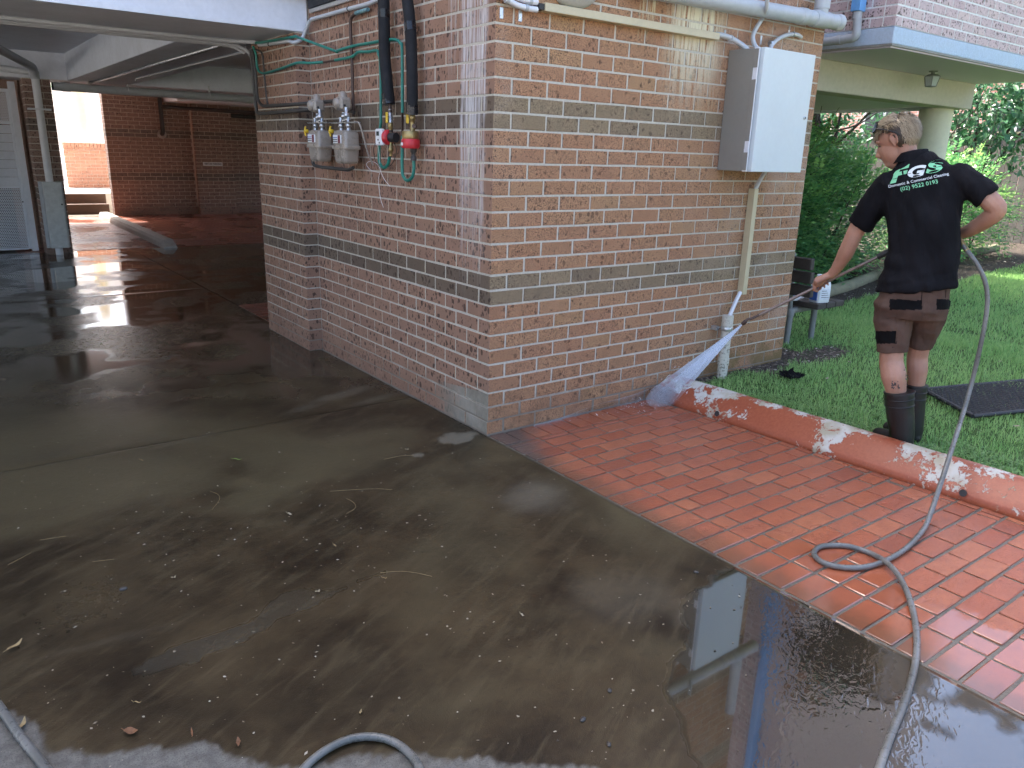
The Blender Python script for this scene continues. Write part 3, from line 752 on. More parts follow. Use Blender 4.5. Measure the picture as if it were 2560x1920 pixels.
# ------------------------------------------------------------------ white gate
gt = thing('garage_gate', 'white garage gate with perforated panels above and below louvre slats', 'gate', (0, 10.15, 0))
MB().box(-1.30, -1.215, -.05, .05, 0, 2.38, .004).build('post', m_gatew, gt)
MB().box(-6.9, -1.235, -.03, .03, 2.245, 2.28, .003).build('rail', m_gatew, gt); MB().box(-1.335, -1.302, -.03, .03, .03, 2.244, .003).build('stile', m_gatew, gt)
MB().box(-6.9, -1.336, -.02, .02, 0.02, .05, .003).build('rail', m_gatew, gt)
def mesh_mat():
    """sheet steel punched with round holes"""
    t = NT('perforated_sheet'); x, y, z = t.xyz()
    v = t.n('CombineXYZ', {0: t.ma('MULTIPLY', x, 1.), 1: 0., 2: z}).outputs[0]
    row = t.ma('FLOOR', t.ma('MULTIPLY', z, 46.)); xx = t.ma('ADD', t.ma('MULTIPLY', x, 40.), t.ma('MULTIPLY', row, .5))
    dx = t.ma('SUBTRACT', t.ma('FRACT', xx), .5); dz = t.ma('SUBTRACT', t.ma('FRACT', t.ma('MULTIPLY', z, 46.)), .5)
    d = t.ma('SQRT', t.ma('ADD', t.ma('MULTIPLY', dx, dx), t.ma('MULTIPLY', dz, dz)))
    hole = t.ma('LESS_THAN', d, .33)
    t.bsdf((.64, .67, .72), .4, alpha=t.ma('SUBTRACT', 1., hole)); return t.m
m_perf = mesh_mat()
MB().box(-6.9, -1.336, -.004, 0, 1.84, 2.244).build('perforated_panel', m_perf, gt); MB().box(-6.9, -1.336, -.004, 0, .05, .91).build('perforated_panel', m_perf, gt)
MB().box(-6.9, -1.336, -.015, .015, 1.80, 1.84, .002).build('rail', m_gatew, gt); MB().box(-6.9, -1.336, -.015, .015, .91, .95, .002).build('rail', m_gatew, gt)
sl = MB(); sl.prism([(-.02, 0), (.0, .0), (.03, .116), (.012, .116)], -6.9, -1.337, 'x'); me = sl.mesh('slat', [m_gatew])
for kk in range(7):
    o = link(bpy.data.objects.new('slat', me), gt); o.location = (0, 0, .952+kk*.1205)
MB().lathe([(.01, 0), (.01, .02)], (-1.33, -.05, .72), (0, -1, 0), 8).build('latch', m_black, gt)
MB().box(-6.9, -1.4, .5, .52, 0, 2.4).build('garage_shade_sheet', m_black, gt)  # black sheet standing in for the unlit garage behind the slats

# ------------------------------------------------------------------ big drain pipe under the beam and the ceiling conduits
bp_ = thing('drain_pipe', 'large grey plastic drain pipe hung below the far beam', 'pipe', (0, 9.6, 2.325))
MB().tube([(-.80, 0, 0), (8, 0, -.02)], .058, 18).build('pipe', m_pvcg, bp_)
MB().lathe([(.064, 0), (.064, .11)], (-.70, 0, 0), (1, 0, 0), 18).build('coupling', m_pvcg, bp_)
MB().lathe([(.06, 0), (.05, .012)], (-.815, 0, 0), (1, 0, 0), 18).build('end_cap', m_black, bp_)
for x in (.16, 1.32, 2.6): MB().tube([(x, -.005, .062), (x, -.005, .15)], .012, 6).tube([(x, -.062, .0), (x, -.062, .09)], .006, 6).build('bracket', m_pvcw, bp_)
# three conduits along the back edge of the front beam, turning down to the wall pipes
ys = (3.26, 3.32, 3.375)
lab = ('front one of three white conduits along the front beam', 'middle one of three white conduits along the front beam', 'rear one of three white conduits along the front beam')
p = [(-6, 3.31, 2.392), (-.9, 3.22, 2.395), (-.30, 3.20, 2.395), (-.17, 3.05, 2.39)]
o = thing('ceiling_conduit', lab[0], 'conduit'); MB().tube(bend(p, .1), .016, 10).build('pipe', m_conduit, o)
for xx in (-1.37, -.33): MB().box(xx-.012, xx+.012, 3.19+(xx < -1)*.04, 3.25+(xx < -1)*.04, 2.38, 2.412, .002).build('saddle', m_conduit, o)
p = [(-6, 3.40, 2.388), (-.60, 3.32, 2.388), (-.22, 3.30, 2.38), (-.15, 3.24, 2.32), (-.15, 3.20, 2.22)]
o = tag(MB().tube(bend(p, .12), .014, 10).build('ceiling_conduit', m_conduit), lab[1], 'conduit')
p = [(-6, 3.47, 2.384), (-.65, 3.39, 2.384), (-.26, 3.36, 2.38), (-.18, 3.32, 2.33)]
o = tag(MB().tube(bend(p, .12), .014, 10).build('ceiling_conduit', m_conduit), lab[2], 'conduit')
c1 = gz(270, 210, 2.40); c2 = gz(555, 113, 2.40)
o = tag(MB().tube([(-.33, 9.6, 2.40), tuple(c2), (-.10, 3.5, 2.40)], .016, 8).build('ceiling_conduit', m_steel), 'steel conduit running back along the long ceiling beam', 'conduit')
a = gz(340, 197, 2.405); b = gz(615, 129, 2.405)
o = tag(MB().tube([tuple(a+np.array([0, 0, -.03])), tuple(a), tuple(b)], .009, 6).build('ceiling_cable', m_pvcw), 'thin white cable fixed under the long ceiling beam', 'cable')

# ------------------------------------------------------------------ wheel stop, steps and the sunlit yard outside
ws = thing('wheel_stop', 'chipped pale concrete wheel stop lying on the far paving', 'wheel stop')
rings = []; A0 = np.array([.56, 9.68]); A1 = np.array([.62, 15.7]); dv = (A1-A0)/np.linalg.norm(A1-A0); nv = np.array([-dv[1], dv[0]])
for i in range(31):
    t_ = i/30; c = A0+(A1-A0)*t_; q = []; s = 1-.75*max(0, 1-i*2.2)
    for (a, z) in ((-.11, -.01), (-.10, .07*s), (-.075, .115*s+.005), (.075, .115*s), (.10, .07*s), (.115, -.01)): q.append((*(c+nv*a+np.array([0, random.uniform(-.01, .01)])), z+random.uniform(-.004, .004)))
    rings.append(q)
MB().loft(rings, smooth=False).build('stop_body', m_conc_l, ws)
stp = thing('steps', 'two brown rendered steps leading up to the sunny yard', 'steps')
MB().box(-.9, .93, 16.8, 17.1, -.1, .215, .008).build('step', m_step, stp); MB().box(-.9, .93, 17.102, 17.5, -.1, .43, .008).build('step', m_step, stp)
yd = MB().box(-9, 9, 17.502, 34, -.1, .425).build('yard', plain('yard_concrete', (.62, .61, .58), .85, var=.1)); tag(yd, 'pale concrete yard beyond the steps', kind='structure')
MB().box(-3, .93, 16.2, 16.8, -.1, .002); 
rw = thing('retaining_wall', 'sunlit low brick retaining wall beyond the steps', 'wall')
MB().box(.55, 3.5, 20.0, 20.23, .3, 1.475).box(.47, .70, 17.6, 20.1, .3, .33).build('wall', m_morD, rw)
sp = []
for i in range(12):
    z = .47+CZ*i
    for a, b in seq(.55, 2.2, .23 if i % 2 else .11): sp.append(((a+b)/2, 19.995, z, b-a, .02, .076, (m_brE,)))
for a, b in seq(.55, 2.2, .076, .076): sp.append(((a+b)/2, 19.99, 1.50, b-a, .24, .11, (m_brE,)))
lay(rw, sp, 300)
yc = thing('cream_column', 'round cream column on the retaining wall', 'column', (1.19, 21, 0)); MB().lathe([(.17, .4), (.165, 3.4)], (0, 0, 0), (0, 0, 1), 24).build('shaft', m_creamc, yc)
bl = thing('block_wall', 'tall pale grey block wall beyond the yard', 'wall', (0, 25, 0))
MB().box(-6, 6, .004, .2, .4, 3.6).build('core', m_morD, bl)
me = MB().box(-.195, .195, 0, .1, -.095, .095, .004).mesh('block', [m_block])
for i in range(15):
    for kx in range(12):
        o = link(bpy.data.objects.new('block', me), bl); o.location = (-1.2+kx*.4+(.2 if i % 2 else 0), 0, .52+.2*i)
# cover the gap between step and paving: the wall end jamb outside
# ------------------------------------------------------------------ fittings on the wall along the drive (x = 0 plane)
zA = lambda u, v, x: gx(700+u/5.53, 200+v/5.53, x)      # points read off three enlarged crops of the wall
zB = lambda u, v, x: gx(620+u/5.53, v/5.53, x)
zC = lambda u, v, x: gx(940+u/5.53, v/5.53, x)
# green pipes
o = thing('green_pipe', 'upper green pipe dipping across the brick wall towards the brass water meter', 'pipe')
pts = [zB(-20, 590, -.19), zB(150, 590, -.17), zB(620, 512, -.14), zB(700, 520, -.13), zB(1190, 700, -.04), zB(1230, 702, -.035), zB(1440, 640, -.035), zB(1659, 600, -.04)]
pts += [zC(110, 560, -.045), zC(270, 548, -.05), zC(335, 600, -.05), zC(360, 700, -.05), zC(366, 1560, -.05)]
MB().tube(spline(pts, 5), .0095, 10).build('pipe', m_green, o)
MB().tube([zC(366, 1550, -.05), zA(1690, 450, -.05), zA(1692, 780, -.05)], .008, 8).build('bare_length', m_copper, o)
MB().tube(spline([zA(1692, 770, -.05), zA(1690, 1240, -.05), zA(1715, 1350, -.05), zA(1765, 1388, -.05), zA(1825, 1345, -.05), zA(1848, 1250, -.05), zA(1850, 1075, -.05)], 6), .0105, 10).build('u_bend', m_green, o)
o = thing('green_pipe', 'lower green pipe stepping across the brick wall behind the insulated pipe', 'pipe')
pts = [zB(70, 640, -.175), zB(110, 760, -.165), zB(130, 940, -.16), zB(190, 1010, -.15), zB(300, 995, -.145), zB(480, 940, -.14), zB(680, 870, -.13), zB(850, 872, -.10), zB(1040, 860, -.05)]
MB().tube(spline(pts, 5), .0095, 10).build('pipe', m_green, o)
MB().tube([zB(1030, 861, -.05), zB(1215, 830, -.04)], .0075, 8).build('bare_length', m_copper, o)
pts = [zB(1205, 832, -.04), zB(1400, 795, -.035), zB(1460, 770, -.035), zB(1530, 720, -.035), zB(1659, 715, -.035), zC(10, 700, -.04), zC(35, 750, -.04), zC(60, 900, -.04), zC(66, 1650, -.04), zA(1378, 690, -.04)]
MB().tube(spline(pts, 5), .0095, 10).build('pipe', m_green, o)
MB().tube(spline([zA(1378, 680, -.04), zA(1370, 1050, -.04), zA(1385, 1160, -.04), zA(1440, 1212, -.045), zA(1495, 1160, -.05), zA(1515, 1060, -.055)], 6), .0105, 10).build('u_bend', m_green, o)
# grey conduit, old copper riser, dark gas pipes
o = thing('grey_conduit', 'pale grey conduit cranked around the end of the white beam', 'conduit')
pts = [zB(150, 620, -.14), zB(270, 615, -.135), zB(560, 568, -.13), zB(640, 590, -.13), zB(720, 560, -.10), zB(760, 520, -.05), zB(855, 275, -.04), zB(960, 245, -.035), zB(1400, 122, -.035), zB(1659, 55, -.035), zC(40, -10, -.035)]
MB().tube(bend(pts, .04, 4), .0135, 10).build('pipe', m_conduit, o)
for q in (zB(300, 612, -.135), zB(1395, 122, -.035), zB(870, 270, -.038)): MB().lathe([(.016, -.006), (.016, .006)], q, (0, 1, .1), 10).build('clip', m_black, o)
o = thing('copper_riser', 'dark old copper riser pipe above the gas meters', 'pipe')
pts = [zB(1659, 130, -.03), zB(1500, 180, -.03), zB(1420, 245, -.03), zB(1415, 400, -.03), zB(1440, 900, -.03), zA(1003, 0, -.03), zA(1015, 510, -.035)]
MB().tube(bend(pts, .06, 5), .011, 10).build('pipe', m_copper, o)
MB().tube([zB(1659, 128, -.032), zB(1490, 182, -.032)], .013, 8).build('flaked_paint', plain('flaked_teal_paint', (.16, .30, .33), .6, var=.5, scale=60.), o)
o = tag(MB().tube(bend([zB(40, 690, -.18), zB(65, 1000, -.17), zB(120, 1555, -.15), zB(160, 1572, -.145), zB(700, 1530, -.135), zB(860, 1515, -.10)], .05, 5), .0135, 10).build('gas_pipe', m_dkpipe), 'lower dark gas pipe running level to the gas regulators', 'pipe')
o = tag(MB().tube(bend([zB(60, 680, -.17), zB(95, 900, -.165), zB(130, 1380, -.16), zB(200, 1470, -.15), zB(740, 1435, -.13), zB(1100, 1405, -.06), zB(1330, 1385, -.06)], .06, 5), .0125, 10).build('gas_pipe', m_dkpipe), 'upper dark gas pipe running level behind the gas regulators', 'pipe')
o = tag(MB().tube(bend([zB(110, 690, -.165), zB(200, 720, -.155), zB(215, 900, -.15), zB(250, 1300, -.15), zB(270, 1445, -.15)], .05, 5), .0075, 8).build('thin_pipe', m_dkpipe), 'thin dark pipe dropping beside the pier edge', 'pipe')
o = tag(MB().tube([zB(1400, 1385, -.06), zB(1330, 1500, -.06)], .011, 8).tube([zB(1330, 1500, -.06), zB(1470, 1560, -.05)], .011, 8).build('pipe_branch', m_dkpipe), 'short dark branch pipe joining the riser above the right gas meter', 'pipe')
# insulated pipes
o = thing('insulated_pipe', 'left black foam insulated pipe leaning down to the white digital meter', 'pipe')
MB().tube(spline([zC(100, -60, -.07), zC(108, 100, -.07), zC(115, 500, -.07), zC(122, 800, -.07), zC(150, 1100, -.07), zC(185, 1440, -.065)], 4), .036, 14).build('foam', m_foam, o)
MB().tube([zC(109, 130, -.07), zC(110, 245, -.07)], .0378, 14).build('tape', m_tape, o); MB().tube([zC(162, 1285, -.067), zC(184, 1442, -.065)], .038, 14).build('tape', m_tape, o)
MB().tube([zC(188, 1420, -.06), zC(200, 1580, -.06)], .011, 8).build('pipe_end', m_copper, o)
o = thing('insulated_pipe', 'right black foam insulated pipe dropping to the red and brass meter', 'pipe')
MB().tube(spline([zC(425, -60, -.07), zC(440, 60, -.07), zC(475, 380, -.07), zC(492, 800, -.07), zC(500, 1200, -.07), zC(500, 1585, -.065)], 4), .034, 14).build('foam', m_foam, o)
MB().tube([zC(468, 310, -.07), zC(479, 430, -.07)], .036, 14).build('tape', m_tape, o); MB().tube([zC(500, 1420, -.066), zC(500, 1588, -.065)], .036, 14).build('tape', m_tape, o)
MB().tube([zC(540, 180, -.05), zC(500, 0, -.03)], .003, 6).build('loose_wire', m_copper, o)

# ------------------------------------------------------------------ gas meters
def gas_meter(lab, y0, y1, xf, zt, dz):
    t = thing('gas_meter', lab, 'gas meter', (0, (y0+y1)/2, zt), group=None); hw = (y1-y0)/2; xb = -.055
    def rr(x0, x1, hy, r=.02):
        c = []
        for (cx, cy, a0) in ((x1-r, hy-r, 0), (x0+r, hy-r, 90), (x0+r, -hy+r, 180), (x1-r, -hy+r, 270)):
            for k in range(5): a = R(a0+k*22.5); c.append((cx+r*math.cos(a), cy+r*math.sin(a)))
        return c
    def shell(levels): return MB().loft([[(a, b, z) for a, b in rr(xf+ins*.5, xb-ins*.3, hw-ins)] for z, ins in levels])
    shell([(-.095, .0), (-.02, .003), (-.006, .014), (.0, .03)]).build('upper_case', m_meter, t)
    shell([(-.215, .030), (-.207, .016), (-.195, .011), (-.122, .003)]).build('lower_case', m_meter, t)
    shell([(-.122, -.012), (-.118, -.014), (-.099, -.014), (-.095, -.012)]).build('flange', m_meter, t)
    # register window on the front (faces the drive), label below
    MB().box(xf-.008, xf+.004, -.045, .075, -.085, -.03, .003).build('register', m_white, t)
    MB().box(xf-.0095, xf-.008, -.043, -.008, -.083, -.032, 0).build('dial', m_dkred, t)
    for kz in range(3): MB().box(xf-.0098, xf-.0082, .0, .068, -.05-kz*.012, -.045-kz*.012).build('print_line', m_blue if kz == 0 else m_ink, t)
    lb = MB().box(xf+.0065, xf+.0085, -.005, .06, -.165, -.128).build('sticker', m_white, t)
    for kk in range(5):
        MB().box(xf+.0055, xf+.0065, -.003+kk*.013, .004+kk*.013, -.1345, -.1285).build('sticker_mark', m_ink, t)
        MB().box(xf+.0055, xf+.0065, .0+kk*.013, .007+kk*.013, -.1645, -.159).build('sticker_mark', m_ink, t)
    MB().box(xf+.0055, xf+.0065, .012, .022, -.156, -.138).build('sticker_print', m_blue, t)
    # unions on top
    xm = (xf+xb)/2
    for yy in (.07, -.045):
        MB().lathe([(.016, -.005), (.016, .008), (.014, .01), (.014, .02), (.02, .022), (.02, .042), (.014, .044), (.014, .085)], (xm, yy, 0), (0, 0, 1), 8 if yy < 0 else 10).build('union', m_steel, t)
    return t, xm
gm1, xm1 = gas_meter('left gas meter of the pair, beside the corner of the brick pier', 1.915, 2.115, -.165, 1.722, .2)
gm2, xm2 = gas_meter('right gas meter of the pair, nearest the white digital water meter', 1.475, 1.675, -.165, 1.718, .2)
br = thing('meter_bracket', 'flat steel bracket bar carrying the two gas meters', 'bracket')
MB().box(-.125, -.085, 1.40, 1.78, 1.765, 1.772).build('bar', m_steel, br); MB().box(-.125, -.085, 1.86, 2.20, 1.77, 1.777).build('bar', m_steel, br)
MB().tube(bend([(-.105, 1.44, 1.772), (-.105, 1.38, 1.77), (-.09, 1.36, 1.70), (-.06, 1.36, 1.58), (-.02, 1.36, 1.5)], .04), .006, 8).build('bypass_pipe', m_meter, br)
o = tag(MB().tube(bend([(-.14, 2.10, 1.53), (-.14, 2.085, 1.478), (-.13, 1.98, 1.468), (-.11, 1.55, 1.462), (-.10, 1.50, 1.478)], .03), .012, 8).build('meter_tray_rail', m_dkpipe), 'dark bent rail below the two gas meters', 'rail')
def regulator(lab, y, x=-.115, z=1.80):
    t = thing('gas_regulator', lab, 'regulator', (x, y, z))
    MB().lathe([(.016, -.005), (.016, .012), (.021, .014), (.021, .034), (.016, .036), (.016, .05)], (0, -.005, -.015), (0, 0, 1), 8).build('union', m_steel, t)
    MB().lathe([(.015, -.005), (.015, .012), (.02, .014), (.02, .034), (.015, .036), (.015, .075)], (-.005, -.055, -.01), (0, 0, 1), 8).build('union', m_steel, t)
    MB().box(-.045, .035, -.06, .05, .045, .125, .014).build('body', m_meter, t)
    MB().lathe([(.044, .118), (.046, .122), (.044, .128), (.028, .132), (.026, .152), (.022, .158), (.012, .166)], (-.004, -.006, 0), (0, 0, 1), 18).build('bonnet', m_meter, t)
    MB().lathe([(.032, -.03), (.038, -.02), (.038, .01), (.026, .02), (.014, .024)], (-.045, .0, .085), (-1, 0, -.2), 14).build('inlet', m_meter, t)
    MB().lathe([(.008, 0), (.008, .006)], (-.02, -.061, .075), (0, -1, 0), 8).build('plug', m_black, t)
    return t
regulator('left gas regulator above the left gas meter', 2.03); regulator('right gas regulator above the right gas meter', 1.59)
def tap(lab, y, x, z, s=1.):
    t = thing('gas_tap', lab, 'valve', (x, y, z))
    MB().lathe([(.010, -.012), (.014, -.006), (.014, .012), (.009, .02)], (0, 0, 0), (-1, 0, 0), 10).build('hub', m_yellow, t)
    MB().tube([(-.008, .0, -.034*s), (-.014, .003, 0), (-.008, -.004, .034*s)], [.006, .0085, .006], 8).build('lever', m_yellow, t)
tap('yellow tap left of the left gas meter', 2.155, -.15, 1.715); tap('yellow tap between the two gas meters', 1.715, -.15, 1.712)

# ------------------------------------------------------------------ water meters
wm = thing('water_meter', 'white digital water meter with a red back on the left insulated pipe', 'water meter')
c = zA(1525, 700, -.06); P = lambda v: tuple(zA(1525, v, -.06))
MB().lathe([(.014, 0), (.016, .004), (.016, .03), (.013, .034), (.013, .055), (.018, .06), (.018, .08), (.013, .085), (.013, .15), (.017, .155), (.017, .17), (.011, .175), (.011, .2)], P(590), (0, 0, -1), 12).build('pipe_body', m_brass, wm)
MB().lathe([(.011, -.08), (.011, -.06), (.015, -.058), (.015, -.03), (.018, -.028), (.018, .0)], P(590), (0, 0, -1), 10).build('ball_valve', m_steel, wm)
MB().tube([P(690), P(900), P(1060)], [.017, .016, .014], 10).build('fitting', m_copper, wm)
q = zA(1480, 520, -.085); MB().box(q[0]-.006, q[0]+.004, q[1]-.012, q[1]+.012, q[2]-.032, q[2]+.032, .004).build('lever', m_yellow, wm)
q = zA(1385, 790, -.105); MB().box(q[0]-.014, q[0]+.014, q[1]-.04, q[1]+.042, q[2]-.05, q[2]+.05, .006).build('display_unit', m_white, wm)
MB().box(q[0]-.016, q[0]-.0145, q[1]-.012, q[1]+.022, q[2]+.008, q[2]+.034).build('screen', m_lcd, wm)
MB().lathe([(.006, 0), (.006, .003)], (q[0]-.014, q[1], q[2]-.016), (-1, 0, 0), 8).build('button', m_ink, wm); MB().lathe([(.005, 0), (.005, .003)], (q[0]-.014, q[1]-.015, q[2]-.034), (-1, 0, 0), 8).build('button', m_ink, wm)
MB().lathe([(.046, 0), (.046, .03), (.03, .034)], (q[0]+.03, q[1]-.028, q[2]), (.3, -1, 0), 18).build('red_dial', m_red, wm)
MB().lathe([(.03, 0), (.03, .05)], (q[0]+.04, q[1]-.06, q[2]), (.3, -1, 0), 14).build('register_hub', m_black, wm)
MB().tube(spline([zA(1330, 860, -.09), zA(1295, 950, -.05), zA(1320, 1120, -.03), zA(1400, 1215, -.03), zA(1540, 1170, -.03), zA(1610, 980, -.03), zA(1560, 830, -.05)], 6), .0022, 6).build('cable', m_black, wm)
MB().tube(spline([zA(1350, 890, -.09), zA(1375, 1050, -.06), zA(1385, 1230, -.04), zA(1440, 1370, -.03), zA(1520, 1470, -.02)], 6), .0015, 6).tube(spline([zA(1385, 1260, -.04), zA(1360, 1400, -.03), zA(1390, 1640, -.02), zA(1430, 1760, -.015)], 6), .0012, 6).tube(spline([zA(1370, 1280, -.03), zA(1260, 1250, -.02), zA(1195, 1170, -.02), zA(1240, 1125, -.02), zA(1330, 1150, -.03), zA(1380, 1220, -.035)], 6), .0012, 6).build('white_wire', m_white, wm)
wb = thing('water_meter', 'brass water meter with a red band on the right insulated pipe', 'water meter')
P = lambda v: tuple(zA(1830, v, -.06))
MB().lathe([(.015, 0), (.018, .004), (.018, .03), (.013, .034), (.013, .07), (.016, .072), (.016, .10)], P(480), (0, 0, -1), 12).build('ball_valve', m_brass, wb)
q = zA(1760, 520, -.08); MB().box(q[0]-.006, q[0]+.006, q[1]-.016, q[1]+.012, q[2]-.034, q[2]+.03, .006).build('lever', m_yellow, wb)
q = zA(1800, 775, -.075); MB().lathe([(.046, .028), (.05, .022), (.05, -.022), (.046, -.026)], q, (0, 0, 1), 20).build('brass_body', m_brass, wb)
q = zA(1805, 880, -.08); MB().lathe([(.05, .027), (.056, .02), (.056, -.016), (.05, -.027)], q, (0, 0, 1), 20).build('red_band', m_red, wb)
MB().box(q[0]-.058, q[0]-.05, q[1]-.006, q[1]+.016, q[2]-.012, q[2]+.006, .002).build('band_clip', m_white, wb)
MB().lathe([(.018, 0), (.02, .004), (.02, .025), (.014, .03), (.014, .05), (.018, .054), (.018, .075)], zA(1845, 935, -.06), (0, 0, -1), 12).build('tail_union', m_dkpipe, wb)
q = zA(1870, 640, -.07); MB().lathe([(.012, 0), (.012, .03)], q, (-.6, -.6, 0), 10).build('seal_tag', m_copper, wb)

# ------------------------------------------------------------------ fittings on the wall facing the pavers (y = 0 plane)
cb = thing('electrical_cabinet', 'tall pale grey electrical cabinet mounted high on the brick wall', 'cabinet', (0, 0, 0))
MB().box(1.842, 2.412, -.20, -.001, 1.532, 2.276, .004).build('case', m_cabs, cb)
MB().box(1.868, 2.416, -.258, -.216, 1.530, 2.279, .003).build('door', m_cab, cb)
MB().box(1.845, 1.860, -.232, -.2, 1.530, 2.279, .002).build('hinge_strip', m_corr, cb)
MB().box(1.864, 2.41, -.216, -.2, 1.54, 2.27).build('door_seal', m_black, cb)
for (z0, z1) in ((2.16, 2.27), (1.72, 2.09), (1.54, 1.65)): MB().box(1.8395, 1.8418, -.235, -.20, z0, z1).build('hinge_cover', m_cabs, cb)
MB().lathe([(.012, 0), (.012, .006), (.008, .007)], (2.375, -.258, 1.885), (0, -1, 0), 12).build('lock', m_steel, cb); MB().lathe([(.006, 0), (.006, .002)], (2.375, -.265, 1.885), (0, -1, 0), 8).build('keyhole', m_black, cb)
def corrugated(pts, r, rib=.006):
    pts = spline(pts, 10); P_ = [pts[0]]; L = 0; out = []; rs = []
    d = [0]
    for a, b in zip(pts[:-1], pts[1:]): d.append(d[-1]+np.linalg.norm(b-a))
    n = int(d[-1]/rib*2); P = np.array(pts)
    for k in range(n+1):
        s = d[-1]*k/n; out.append([np.interp(s, d, P[:, i]) for i in range(3)]); rs.append(r*(1.0 if k % 2 else .88))
    return MB().tube(out, rs, 10)
fA = lambda u, v, y: gy(1800+u/5.53, v/5.53, y)
o = thing('cable_trunking', 'long cream cable trunking sloping along the top of the brick wall', 'trunking')
MB().box(.275, 1.672, -.058, -.001, 2.315, 2.356, .002).build('duct', m_cream, o); o.rotation_euler = (0, R(-.0), 0)
MB().box(.24, .276, -.05, -.004, 2.32, 2.35, .001).build('open_end', m_black, o)
o = thing('conduit', 'short grey conduit bending from the trunking down into the cabinet', 'conduit')
corrugated([fA(-60, 480, -.04), fA(30, 490, -.04), fA(150, 530, -.05), fA(300, 620, -.08), fA(390, 700, -.1)], .017).build('pipe', m_conduit, o)
q = fA(150, 535, -.05); MB().lathe([(.021, -.008), (.021, .008)], q, (1, 0, -.35), 12).box(q[0]-.012, q[0]+.005, -.004, -.0, q[2], q[2]+.055, .001).build('saddle', m_pvcg, o)
o = thing('conduit', 'grey flexible conduit rising from the cabinet behind the drain pipe', 'conduit')
corrugated([fA(520, 680, -.12), fA(470, 600, -.09), fA(455, 500, -.06), fA(500, 390, -.05), fA(580, 260, -.07), fA(640, 120, -.16), fA(655, -40, -.19)], .0145).build('pipe', m_conduit, o)
o = thing('conduit', 'arched grey conduit from the cabinet into the wall', 'conduit')
MB().tube(spline([fA(700, 690, -.11), fA(720, 620, -.09), fA(820, 530, -.05), fA(950, 480, -.04), fA(1060, 480, -.03), fA(1120, 515, -.005)], 6), .0135, 10).build('pipe', m_conduit, o)
for (a, b, c_) in ((700, 600, -.08), (1010, 475, -.035)):
    q = fA(a, b, c_); MB().lathe([(.018, -.009), (.018, .009)], q, (1, 0, .5 if a < 900 else 0), 12).box(q[0]-.009, q[0]+.009, -.003, 0, q[2], q[2]+.055, .001).build('saddle', m_steel, o)
# two corrugated conduits coming round the corner into the trunking
for k, (dz, lab) in enumerate(((0, 'lower white corrugated conduit rounding the top of the brick corner'), (.035, 'upper white corrugated conduit rounding the top of the brick corner'))):
    o = thing('conduit', lab, 'conduit'); zq = 2.318+dz
    corrugated([(-.03, .10, zq+.12), (-.02, .01, zq+.075), (.03, -.035, zq+.03), (.10, -.035, zq+.008), (.18, -.035, zq+.0), (.235, -.035, zq)], .0155).build('pipe', m_corr, o)
    for xx in ((.045, .165) if k == 0 else (.19,)): MB().lathe([(.018, -.009), (.018, .009)], (xx, -.035, zq+(.022 if xx < .1 else .001)), (1, 0, -.3 if xx < .1 else -.05), 12).build('collar', m_pvcg, o)
    if k == 0:
        for xx in (.035, .155): MB().box(xx-.011, xx+.011, -.004, -.0, zq-.062, zq-.008, .0015).build('saddle', m_steel, o)
# plain grey dome up at the soffit above the trunking
o = thing('wall_fitting', 'round pale grey fitting at the very top of the brick wall', 'light', (.50, 0, 2.56))
MB().lathe([(.205, 0), (.205, .03), (.19, .06), (.14, .095), (.07, .115), (.0, .12)], (0, -.001, 0), (0, -1, 0), 28).build('housing', plain('fitting_grey', (.50, .49, .45), .6), o)
# storm pipe along the top right
o = thing('storm_pipe', 'fat grey storm water pipe along the top of the brick wall ending in a cap', 'pipe')
a = gy(1800, 8, -.10); b = np.array([2.86, -.10, a[2]+.018])
a = np.array([.9, -.10, 2.50+.0]); b = np.array([2.89, -.10, 2.545])
MB().tube([tuple(a), tuple(b)], .048, 20).build('pipe', m_pvcg, o)
dv = (b-a)/np.linalg.norm(b-a)
for (t_, L, r_) in ((1.50, .075, .053), (1.66, .17, .055), (1.93, .06, .054)): MB().lathe([(r_-.004, 0), (r_, .006), (r_, L-.006), (r_-.004, L)], a+dv*t_, dv, 20).build('coupling', m_pvcg, o)
q = a+dv*1.75; MB().tube([tuple(q), (q[0], q[1], q[2]+.6)], .045, 18).lathe([(.052, 0), (.052, .06)], q+np.array([0, 0, .065]), (0, 0, 1), 18).build('riser', m_pvcg, o)
# vertical cream duct, flexible conduit, pipe into the ground
o = thing('cable_duct', 'upright cream cable duct below the electrical cabinet', 'trunking')
MB().box(2.205, 2.25, -.055, -.001, .665, 1.413, .002).build('duct', m_cream, o)
corrugated([(2.262, -.09, 1.545), (2.25, -.055, 1.47), (2.232, -.03, 1.39)], .015).build('conduit', m_conduit, o)
corrugated([(2.20, -.035, .68), (2.15, -.05, .64), (2.07, -.075, .56), (2.035, -.08, .50)], .015).build('lower_conduit', m_corr, o)
o = thing('ground_pipe', 'dirty white plastic pipe rising from the soil against the brick wall', 'pipe')
MB().tube([(2.035, -.08, -.02), (2.03, -.08, .53)], .037, 16).build('pipe', m_pvcd, o); MB().lathe([(.041, 0), (.041, .08)], (2.03, -.08, .455), (0, 0, 1), 16).build('socket', m_pvcd, o)
MB().lathe([(.041, 0), (.041, .05)], (2.033, -.08, .17), (0, 0, 1), 16).build('joint', m_pvcd, o)
MB().lathe([(.0405, 0), (.043, .004), (.043, .024), (.0405, .028)], (2.031, -.08, .425), (0, 0, 1), 16).box(1.955, 1.99, -.045, -.0, .425, .455, .001).build('strap', m_steel, o)
